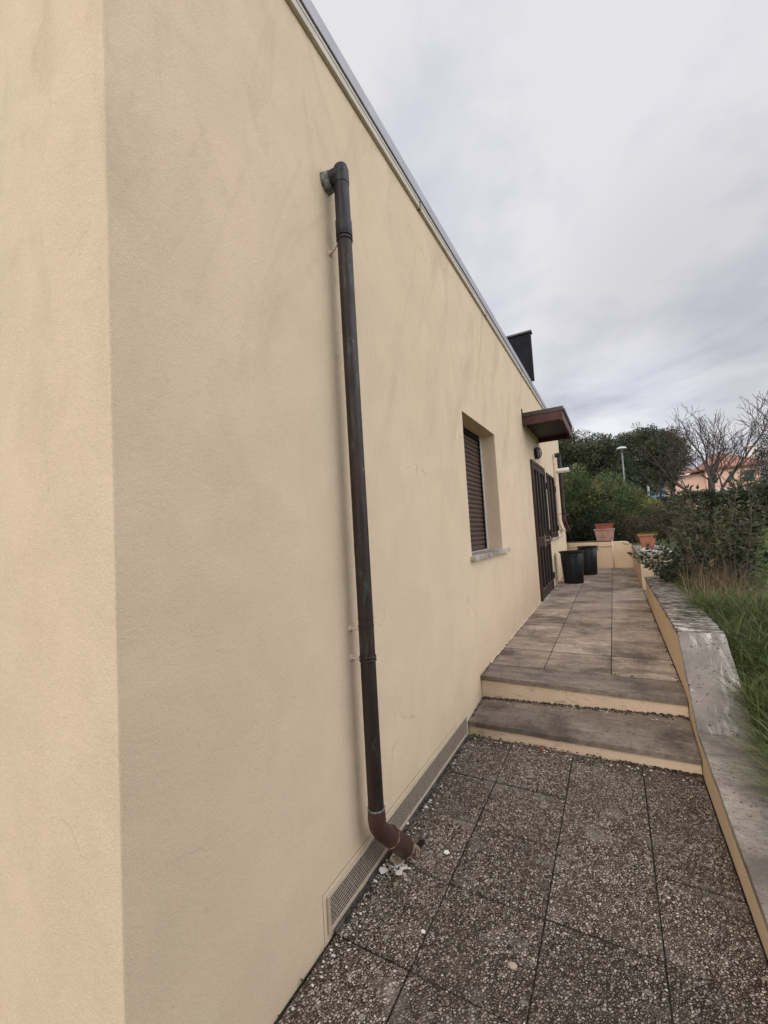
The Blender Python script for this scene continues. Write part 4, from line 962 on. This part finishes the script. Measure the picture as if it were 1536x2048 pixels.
# --- hedge and its neighbours
hr = empty('hedge', (4, 18, 1.2), 'clipped dark green hedge across the end of the lawn', 'hedge')
cs = []; 
for k in range(900):
    x = rng.uniform(1.4, 8.5); y = 18+rng.uniform(-0.45, 0.45)+0.15*(x-3); zt = 2.22+0.05*(x-2)+0.07*math.sin(x*3)+0.05*math.sin(x*9)
    z = rng.uniform(1.15, zt) if rng.random() < 0.6 else zt-abs(rng.normal(0, 0.08)); cs.append((x, y, z))
cs = np.array(cs); V, Fc, T = clumps(cs, rng.uniform(0.1, 0.2, len(cs)), 34, 0.09, 0.04, 1.0); npmesh('leaves', V, Fc, T, 'leaf_dark', hr)
b = MB()
for k in range(40): x = 1.5+k*0.175; b.tube([(x, 18+.15*(x-3), 1.0), (x+random.uniform(-.1, .1), 18+.15*(x-3), 2.0)], [0.03, 0.012], 5)
b.build('stems', 'bark', hr)

# --- trees
p = at(1165, 950, 23.0); tree('pine_tree', (-2.0, 23, 1.3), (-1.75, 23, 4.1), (2.3, 2.0, 2.1), 420, 0.36, 120, 0.19, 0.040, 'leaf_oak', 'dark pine rising behind the end of the house', 0.16, seed=21, group=None)
tree('pine_tree', (-0.1, 25, 1.3), (-0.25, 25, 3.6), (1.3, 1.5, 1.75), 300, 0.32, 120, 0.19, 0.040, 'leaf_dark', 'smaller dark pine left of the street lamp', 0.12, seed=22)
tree('oak_tree', (1.9, 30, 1.5), (1.75, 30, 5.15), (2.1, 2.0, 2.25), 520, 0.34, 90, 0.11, 0.05, 'leaf_oak', 'broad dark evergreen tree behind the street lamp', 0.2, seed=23)
tree('oak_tree', (3.35, 31, 1.5), (3.3, 31, 5.6), (1.3, 1.5, 1.7), 190, 0.30, 70, 0.10, 0.045, 'leaf_brown', 'brownish thin crowned tree left of the bare tree', 0.18, seed=24)
tree('cypress_tree', (1.3, 27, 1.4), (1.2, 27, 2.9), (1.0, 1.0, 1.5), 150, 0.3, 70, 0.11, 0.045, 'leaf_dark', 'low dark evergreen mass at the foot of the oak', 0.15, seed=25)

bt = empty('bare_tree', (3.95, 24, 1.6), 'leafless many branched tree in front of the pink house', 'tree')
base = at(1415, 985, 24.0)
b = MB(); R_ = random.Random(12); fork = Vector((base.x+0.15, 24, 2.0))
b.tube([(fork.x+.08, 24, 1.0), (fork.x+.04, 24, 1.5), tuple(fork)], [0.24, 0.19, 0.14], 12)
def limb(p, d, ln, r0, lv):
    n = max(4, int(ln/0.22)); pts = [p.copy()]; rad = [r0]; q = p.copy(); dv = d.copy()
    for i in range(n):
        t = (i+1)/n
        dv = (dv+Vector((R_.gauss(0, .13), R_.gauss(0, .13), R_.gauss(0, .10)))+Vector((0, 0, 0.05 if lv < 2 else 0.10))).normalized()
        q = q+dv*(ln/n); pts.append(q.copy()); rad.append(max(0.0075, r0*(1-0.85*t)))
        if lv < 4 and t > 0.16 and ln*(1-t)+0.3 > 0.35 and R_.random() < (0.58, 0.60, 0.55, 0.35)[lv]:
            sd_ = Vector((R_.gauss(0, 1), R_.gauss(0, 1), R_.gauss(0.15, .6))); sd_ = (sd_-dv*sd_.dot(dv)).normalized()
            limb(q, (dv+sd_*R_.uniform(0.6, 1.0)).normalized(), (ln*(1-t)*0.62+0.38)*R_.uniform(0.7, 1.15), max(0.009, rad[-1]*0.62), lv+1)
    b.tube(pts, rad, 8 if lv == 0 else (6 if lv == 1 else 4))
for (dx, dy, dz_, ln, r0) in ((-1.15, .2, .40, 3.2, .095), (-.85, -.4, .85, 3.9, .11), (-.3, .5, 1.2, 4.3, .12), (.05, -.3, 1.3, 4.6, .13), (.45, .3, 1.2, 4.7, .12), (.85, -.2, 1.0, 4.8, .12), (1.1, .3, .62, 4.4, .11), (1.2, -.5, .34, 3.6, .09)):
    limb(fork, Vector((dx, dy, dz_)).normalized(), ln*1.0, r0*0.62, 0)
b.build('branches', 'bark_grey', bt, smooth=True)

# --- street lamp
lb = at(1252, 985, 20.0); lt = at(1243, 897, 20.0); sl = empty('street_lamp', (lt.x, 20, 1.3), 'slim street lamp with round white cap before the evergreen trees', 'street lamp')
b = MB(); b.tube([(lt.x, 20, 1.25), (lt.x, 20, lt.z-0.10)], [0.036, 0.026], 12); b.build('pole', 'lamp_pole', sl, smooth=True)
b = MB(); b.lathe([(0.04, lt.z-0.16), (0.06, lt.z-0.08), (0.10, lt.z-0.03)], lt.x, 20, 24); b.build('neck', 'lamp_pole', sl, smooth=True)
b = MB(); b.lathe([(0.10, lt.z-0.03), (0.19, lt.z-0.025), (0.195, lt.z), (0.15, lt.z+0.05), (0.06, lt.z+0.075), (0.01, lt.z+0.08)], lt.x, 20, 28); b.build('lamp_shade', 'lamp_head', sl, smooth=True)
q = at(1297, 985, 26); b = MB(); b.tube([(q.x, 26, 1.4), (q.x, 26, q.z+0.42)], 0.06, 8); tag(b.build('post', 'lamp_head'), 'short white post between the evergreen and the blue hills', 'post')
q = at(1321, 975, 34); b = MB(); b.tube([(q.x, 34, 1.9), (q.x, 34, q.z+0.75)], 0.045, 8); tag(b.build('post', 'iron_black'), 'thin dark pole standing before the blue hills', 'pole')

# --- pink house
HY = 40.0
ph = empty('pink_house', (7, HY, 2), 'pink house with red tiled roof and green shutters behind the bare tree', 'house')
def P(u, v, y=HY): return at(u, v, y)
xl, xr = P(1346, 960).x, P(1526, 960).x; zb = 1.8; zeL = P(1350, 957).z; 
xm = P(1412, 960).x; ze = P(1472, 930).z; zr = P(1461, 899).z
b = MB(); b.box(xm, xr, HY, HY+7, zb, ze); b.build('wall', 'house_pink', ph)
b = MB(); zl0 = P(1350, 953).z; zl1 = P(1410, 944).z
b.hexa([(xl, HY+0.5, zb), (xm, HY+0.5, zb), (xm, HY+6, zb), (xl, HY+6, zb), (xl, HY+0.5, zl0), (xm, HY+0.5, zl1), (xm, HY+6, zl1), (xl, HY+6, zl0)]); b.build('side_wing', 'house_pink', ph)
b = MB(); o_ = 0.35
b.add([(xm-o_, HY-o_, ze-.02), (xr+o_, HY-o_, ze-.02), (xr+o_, HY+7+o_, ze-.02), (xm-o_, HY+7+o_, ze-.02), (xm+1.2, HY+3.5, zr+.25), (xr-1.6, HY+3.5, zr+.25),
       (xm-o_, HY-o_, ze-.14), (xr+o_, HY-o_, ze-.14), (xr+o_, HY+7+o_, ze-.14), (xm-o_, HY+7+o_, ze-.14)],
      [(0, 1, 5, 4), (1, 2, 5), (2, 3, 4, 5), (3, 0, 4), (6, 7, 1, 0), (7, 8, 2, 1), (9, 6, 0, 3), (8, 9, 3, 2), (9, 8, 7, 6)])
rf = b.build('roof', 'roof_tiles', ph)
b = MB(); e0, e1 = zl0+0.02, zl1+0.9
b.hexa([(xl-.2, HY, zl0), (xm-.05, HY, zl0+.25), (xm-.05, HY+6.3, zl1+.8), (xl-.2, HY+6.3, zl0+.7), (xl-.2, HY, zl0+.13), (xm-.05, HY, zl0+.42), (xm-.05, HY+6.3, zl1+1.0), (xl-.2, HY+6.3, zl0+.95)]); b.build('wing_roof', 'roof_tiles', ph)
c = P(1503, 905, HY+1.5); b = MB(); b.box(c.x-.3, c.x+.3, HY+1.2, HY+1.8, c.z-1.0, c.z+.45).box(c.x-.38, c.x+.38, HY+1.1, HY+1.9, c.z+.45, c.z+.56); b.build('chimney', 'house_white', rf)
for (u0, u1, v0, v1) in ((1458, 1468, 943, 958), (1487, 1509, 941, 961), (1427, 1435, 948, 965)):
    a, c = P(u0, v0), P(u1, v1); b = MB(); b.box(a.x, c.x, HY-0.05, HY-0.002, c.z, a.z)
    f_ = b.build('window', 'shutter_green', ph)
    m_ = MB(); xm_ = (a.x+c.x)/2; m_.box(xm_-.015, xm_+.015, HY-0.056, HY-0.051, c.z, a.z)
    for i in range(14): z = c.z+(a.z-c.z)*(i+.5)/14; m_.box(a.x+.03, c.x-.03, HY-0.062, HY-0.0565, z-.012, z+.012)
    m_.build('louvres', 'shutter_green', f_)
b = MB(); a = P(1526, 915); b.box(xr-.14, xr-.04, HY-.08, HY-.01, zb, ze-.1); b.build('downpipe', 'house_white', ph)
b = MB(); b.box(xm-0.4, xm+3.4, HY-3, HY-2.8, 1.8, P(1450, 977, HY-3).z); tag(b.build('yard_wall', 'house_white'), 'low white wall in front of the pink house', 'wall')

# --- blue hills
g = MB(); vs = []; K = 120
for k in range(K+1):
    x = -500+1300*k/K; hh = 42+6*noise.noise(Vector((x*0.006, 0, 0)))+3*noise.noise(Vector((x*0.03, 2, 0)))
    vs += [(x, 420, 0), (x, 460, hh*0.7), (x, 520, hh), (x, 640, 0)]
g.add(vs, [(k*4+j, (k+1)*4+j, (k+1)*4+j+1, k*4+j+1) for k in range(K) for j in range(3)]); tag(g.build('hills', 'hill_haze_blue', smooth=True), 'distant blue hills', 'hills', kind='structure')

# --- right-hand background bushes
bush((4.6, 16.4, 1.1), (1.0, 0.9, 1.55), 170, 0.19, 60, 0.10, 0.035, 'leaf_dark', 'dark tall bush at the right end of the lawn', 41)
tree('oak_tree', (9.6, 33, 2.0), (9.2, 33, 4.6), (1.6, 2.0, 2.2), 150, 0.35, 60, 0.12, 0.05, 'leaf_brown', 'thin reddish brown tree at the right edge beyond the hedge', 0.16, seed=42)

# --- shrubs just beyond the low wall
def G(x, y): return (x, y, lawnz(x, y)-0.02)
shrub(G(0.80, 6.65), 44, 0.66, 1.15, 0.075, 0.026, 0.012, 'leaf_glossy', 'dark glossy leaved shrub leaning over the far end of the low wall', 51, 0.005, angle=0.85, rad0=0.16)
shrub(G(1.04, 6.3), 34, 0.68, 0.8, 0.075, 0.026, 0.012, 'leaf_glossy', 'dark glossy shrub at the root of the dry grass', 52, 0.005, angle=0.85, rad0=0.16)
shrub(G(0.96, 5.9), 13, 1.32, 0.34, 0.085, 0.024, 0.022, 'leaf_twiggy', 'tall upright shrub with sparse olive leaves beside the dry grass', 53, 0.007, up=1.0, rad0=0.12, bare=0.35)
shrub(G(1.14, 6.5), 15, 1.42, 0.34, 0.085, 0.024, 0.020, 'leaf_twiggy', 'tall twiggy shrub with brown tipped leaves in the middle of the border', 54, 0.007, up=1.0, rad0=0.15, bare=0.3)
shrub(G(1.06, 5.6), 12, 0.90, 0.30, 0.085, 0.024, 0.018, 'leaf_twiggy', 'rightmost shrub of the border, leaves bunched near the stem tips', 55, 0.006, up=1.0, rad0=0.12, bare=0.45)
shrub(G(1.34, 7.8), 20, 1.10, 0.34, 0.075, 0.022, 0.018, 'leaf_twiggy', 'broad twiggy shrub at the back of the border', 56, 0.007, up=1.0, rad0=0.2, bare=0.3)
shrub(G(0.98, 7.6), 3, 1.55, 0.10, 0.10, 0.035, 0.030, 'leaf_twiggy', 'slender shoot with large leaves rising above the hedge line', 57, 0.006, up=1.2, rad0=0.05, bare=0.5)
shrub(G(1.42, 9.2), 24, 0.9, 0.7, 0.05, 0.014, 0.014, 'leaf_brown', 'brown low shrub behind the glossy one', 58, 0.005, up=0.9, rad0=0.25)

# --- sprouts in the pot
V = []; R_ = random.Random(3); P_ = []; D_ = []
for k in range(260):
    P_.append((R_.uniform(0.41, 0.70), R_.uniform(9.53, 9.79), 1.225)); D_.append(Vector((R_.gauss(0, .6), R_.gauss(0, .6), 1)).normalized())
V, Fc, T = leafquads(np.array(P_), np.array(D_), rng.uniform(0.04, 0.09, 260), rng.uniform(0.010, 0.02, 260), rng.random(260)); o = npmesh('sprouts', V, Fc, T, 'leaf_bright', pot3)

# --- grass
def blades(X, Y, Z, h, wd, lean, T, seg=3):
    n = len(X); a = rng.uniform(0, 2*np.pi, n); lx, ly_ = np.cos(a)*lean, np.sin(a)*lean; V = []
    wa = a+np.pi/2+rng.normal(0, .5, n); wx, wy = np.cos(wa), np.sin(wa)
    for s in range(seg+1):
        t = s/seg; cx_ = X+lx*h*t**1.8; cy_ = Y+ly_*h*t**1.8; cz_ = Z+h*(t-0.28*np.abs(lean)*t**2.4); ww = wd*(1-t**1.5)*0.5+0.0002
        V.append(np.stack([cx_-wx*ww, cy_-wy*ww, cz_], 1)); V.append(np.stack([cx_+wx*ww, cy_+wy*ww, cz_], 1))
    V = np.stack(V, 1).reshape(-1, 3); b0 = (np.arange(n)*(2*(seg+1)))[:, None]
    Fc = np.concatenate([b0+np.array([[2*s, 2*s+1, 2*s+3, 2*s+2]]) for s in range(seg)], 0)
    return V, Fc, np.repeat(T, 2*(seg+1))
lz_ = np.vectorize(lawnz)
def patch(n, x0, x1, y0, y1, h, hv, wd, lean, power=1.0, clumpy=True):
    X = rng.uniform(x0, x1, n); Y = y0+(y1-y0)*rng.random(n)**power
    if clumpy:
        k = n//14; cxs = rng.uniform(x0, x1, k); cys = y0+(y1-y0)*rng.random(k)**power; i = rng.integers(0, k, n)
        X = cxs[i]+rng.normal(0, 0.035, n); Y = cys[i]+rng.normal(0, 0.035, n); tb = rng.normal(0.4, 0.16, k)[i]; hb = rng.uniform(0.6, 1.25, k)[i]
        keep = X > x0; X, Y, tb, hb = X[keep], Y[keep], tb[keep], hb[keep]
    else: tb = 0.4; hb = 1.0
    n = len(X); return blades(X, Y, lz_(X, Y)-0.01, h*hb*rng.uniform(1-hv, 1+hv, n), wd*rng.uniform(.7, 1.3, n), np.abs(rng.normal(lean, .35, n)), np.clip(tb+rng.normal(0, .2, n), 0, 1))
parts = [patch(7000, 0.605, 1.15, 1.6, 3.3, 0.24, .35, 0.0068, 0.9), patch(11000, 0.605, 1.7, 3.2, 5.0, 0.22, .35, 0.0070, 0.95),
         patch(12000, 0.62, 2.1, 4.8, 7.6, 0.17, .4, 0.0072, 0.9), patch(30000, 1.2, 3.6, 5.5, 12.5, 0.085, .4, 0.006, 0.8), patch(22000, 1.0, 5.5, 10, 18, 0.08, .4, 0.010, 0.7)]
off = 0; Vs = []; Fs_ = []; Ts = []
for V, Fc, T in parts: Vs.append(V); Fs_.append(Fc+off); Ts.append(T); off += len(V)
tag(npmesh('grass', np.concatenate(Vs), np.concatenate(Fs_), np.concatenate(Ts), 'grass_blades'), 'long and short green grass beyond the low wall', 'grass', kind='stuff')
# two tussocks hanging over the near capping stones
for (x, y, n_, h_, lab) in ((0.60, 2.86, 130, 0.26, 'green grass tussock hanging over the joint of the capping stones'), (0.62, 2.45, 130, 0.24, 'nearest grass tussock spilling on the capping at the right edge')):
    X = x+np.abs(rng.normal(0, .05, n_)); Y = y+rng.normal(0, .06, n_); Z = np.full(n_, lawnz(0.7, y)+0.0)
    V, Fc, T = blades(X, Y, Z, h_*rng.uniform(.6, 1.2, n_), np.full(n_, .0065), rng.uniform(0.5, 1.5, n_), np.clip(rng.normal(.42, .22, n_), 0, 1), 5)
    tag(npmesh('grass_tussock', V, Fc, T, 'grass_blades'), lab, 'grass')
# dry grass clumps
def dry(x, y, n_, h_, lean, lab, sp=0.13):
    X = x+rng.normal(0, sp, n_); Y = y+rng.normal(0, sp*1.2, n_); Z = lz_(X, Y)
    V, Fc, T = blades(X, Y, Z, h_*rng.uniform(.4, 1.2, n_), np.full(n_, .0045), np.abs(rng.normal(lean, .45, n_)), rng.random(n_), 5)
    tag(npmesh('dry_grass', V, Fc, T, 'dry_blades'), lab, 'dry grass', 'clumps of dry grass in the border')
dry(0.93, 5.55, 480, 0.42, 0.6, 'straw coloured dry grass clump arching in front of the shrubs')
dry(0.86, 5.05, 300, 0.26, 1.0, 'flattened brown dry grass just beyond the capping stones')
dry(1.35, 4.7, 240, 0.24, 1.1, 'rightmost patch of flattened dry grass among the green')
dry(0.90, 5.9, 60, 0.85, 0.22, 'few tall dry stalks standing before the twiggy shrubs', 0.1)
# weeds in the terrace joints
P_ = []; D_ = []; R_ = random.Random(8)
for (x, y, n_, s) in ((-0.09, 3.80, 26, .016), (0.03, 3.80, 14, .008), (-0.115, 5.86, 16, .02), (-1.03, 3.06, 30, .02), (-1.045, 2.62, 12, .015), (0.33, 3.10, 20, .012), (-1.05, 2.45, 8, .01)):
    for k in range(n_):
        yy = y+R_.gauss(0, s); P_.append((x+R_.gauss(0, s), yy, (terz(yy) if yy > 3.7 else 0.0))); D_.append(Vector((R_.gauss(0, .8), R_.gauss(0, .8), 1)).normalized())
n_ = len(P_); V, Fc, T = leafquads(np.array(P_), np.array(D_), rng.uniform(.008, .02, n_), rng.uniform(.005, .01, n_), rng.random(n_))
tag(npmesh('weeds', V, Fc, T, 'leaf_bright'), 'tiny green weeds growing in the joints and corners', 'weeds', kind='stuff')

# dark crumbs of soil caught at the foot of the risers and along the walls
b = MB(); R_ = random.Random(15)
for k in range(900):
    q = R_.random()
    if q < 0.4: x = R_.uniform(-1.06, 0.34); y = 3.490-abs(R_.gauss(0, 0.018)); z = t1(x, y)+0.001
    elif q < 0.6: x = 0.34-abs(R_.gauss(0, 0.25)); y = 3.100-abs(R_.gauss(0, 0.012)); z = 0.0
    elif q < 0.7: x = R_.uniform(-1.06, 0.34); y = 3.100-abs(R_.gauss(0, 0.010)); z = 0.0
    elif q < 0.82: x = 0.342-abs(R_.gauss(0, 0.012)); y = R_.uniform(3.6, 7.2); z = terz(y)+0.001
    elif q < 0.9: x = W+0.012+abs(R_.gauss(0, 0.012)); y = R_.uniform(3.1, 5.2); z = terz(y)+0.002 if y > 3.5 else t1(x, y)+0.002
    else: x = W+0.01+abs(R_.gauss(0, 0.015)); y = R_.uniform(0.8, 3.05); z = 0.002
    vs, fs = flake((x, y, z), R_.uniform(0.003, 0.010), k+3000, th=0.003, tilt=0.5); b.add(vs, fs, R_.random())
o = b.build('soil_crumbs', 'soil'); tag(o, 'dark soil crumbs caught in the corners of the steps and wall foot', 'dirt', kind='stuff')
# unseen bush added beside the camera so that it shades the near wall
bush((2.5, -0.7, 0.05), (1.0, 1.7, 3.3), 260, 0.26, 60, 0.12, 0.05, 'leaf_dark', 'added dark bush out of frame, shading the near wall', 61)

# fallen leaves and flecks on the treads, terrace and capping
b = MB(); R_ = random.Random(44)
for k in range(170):
    q = R_.random()
    if q < 0.35: x = R_.uniform(-1.0, 0.33); y = 3.12+0.36*R_.random(); z = t1(x, y)+0.001; s_k = R_.uniform(0.003, 0.008)
    elif q < 0.65: x = 0.33-abs(R_.gauss(0, 0.3)); y = R_.uniform(3.6, 8.0); z = terz(y)+0.001; s_k = R_.uniform(0.004, 0.011)
    elif q < 0.85:
        y = R_.uniform(1.5, 7.0); x = XO+0.01-abs(R_.gauss(0, 0.06)); z = float(np.interp(y, [-3.0, 3.09, 3.66, 7.3], [-0.13, 0.266, 0.726, 0.700]))+0.003; s_k = R_.uniform(0.005, 0.013)
    else: x = R_.uniform(-1.0, 0.3); y = R_.uniform(0.9, 3.0); z = 0.004; s_k = R_.uniform(0.003, 0.007)
    vs, fs = flake((x, y, z), s_k, k+7000, th=0.0012, tilt=0.35); b.add(vs, fs, R_.random())
o = b.build('leaf_litter', 'dry_blades'); tag(o, 'small dry leaves and straw flecks lying on the treads, terrace and capping', 'litter', kind='stuff')
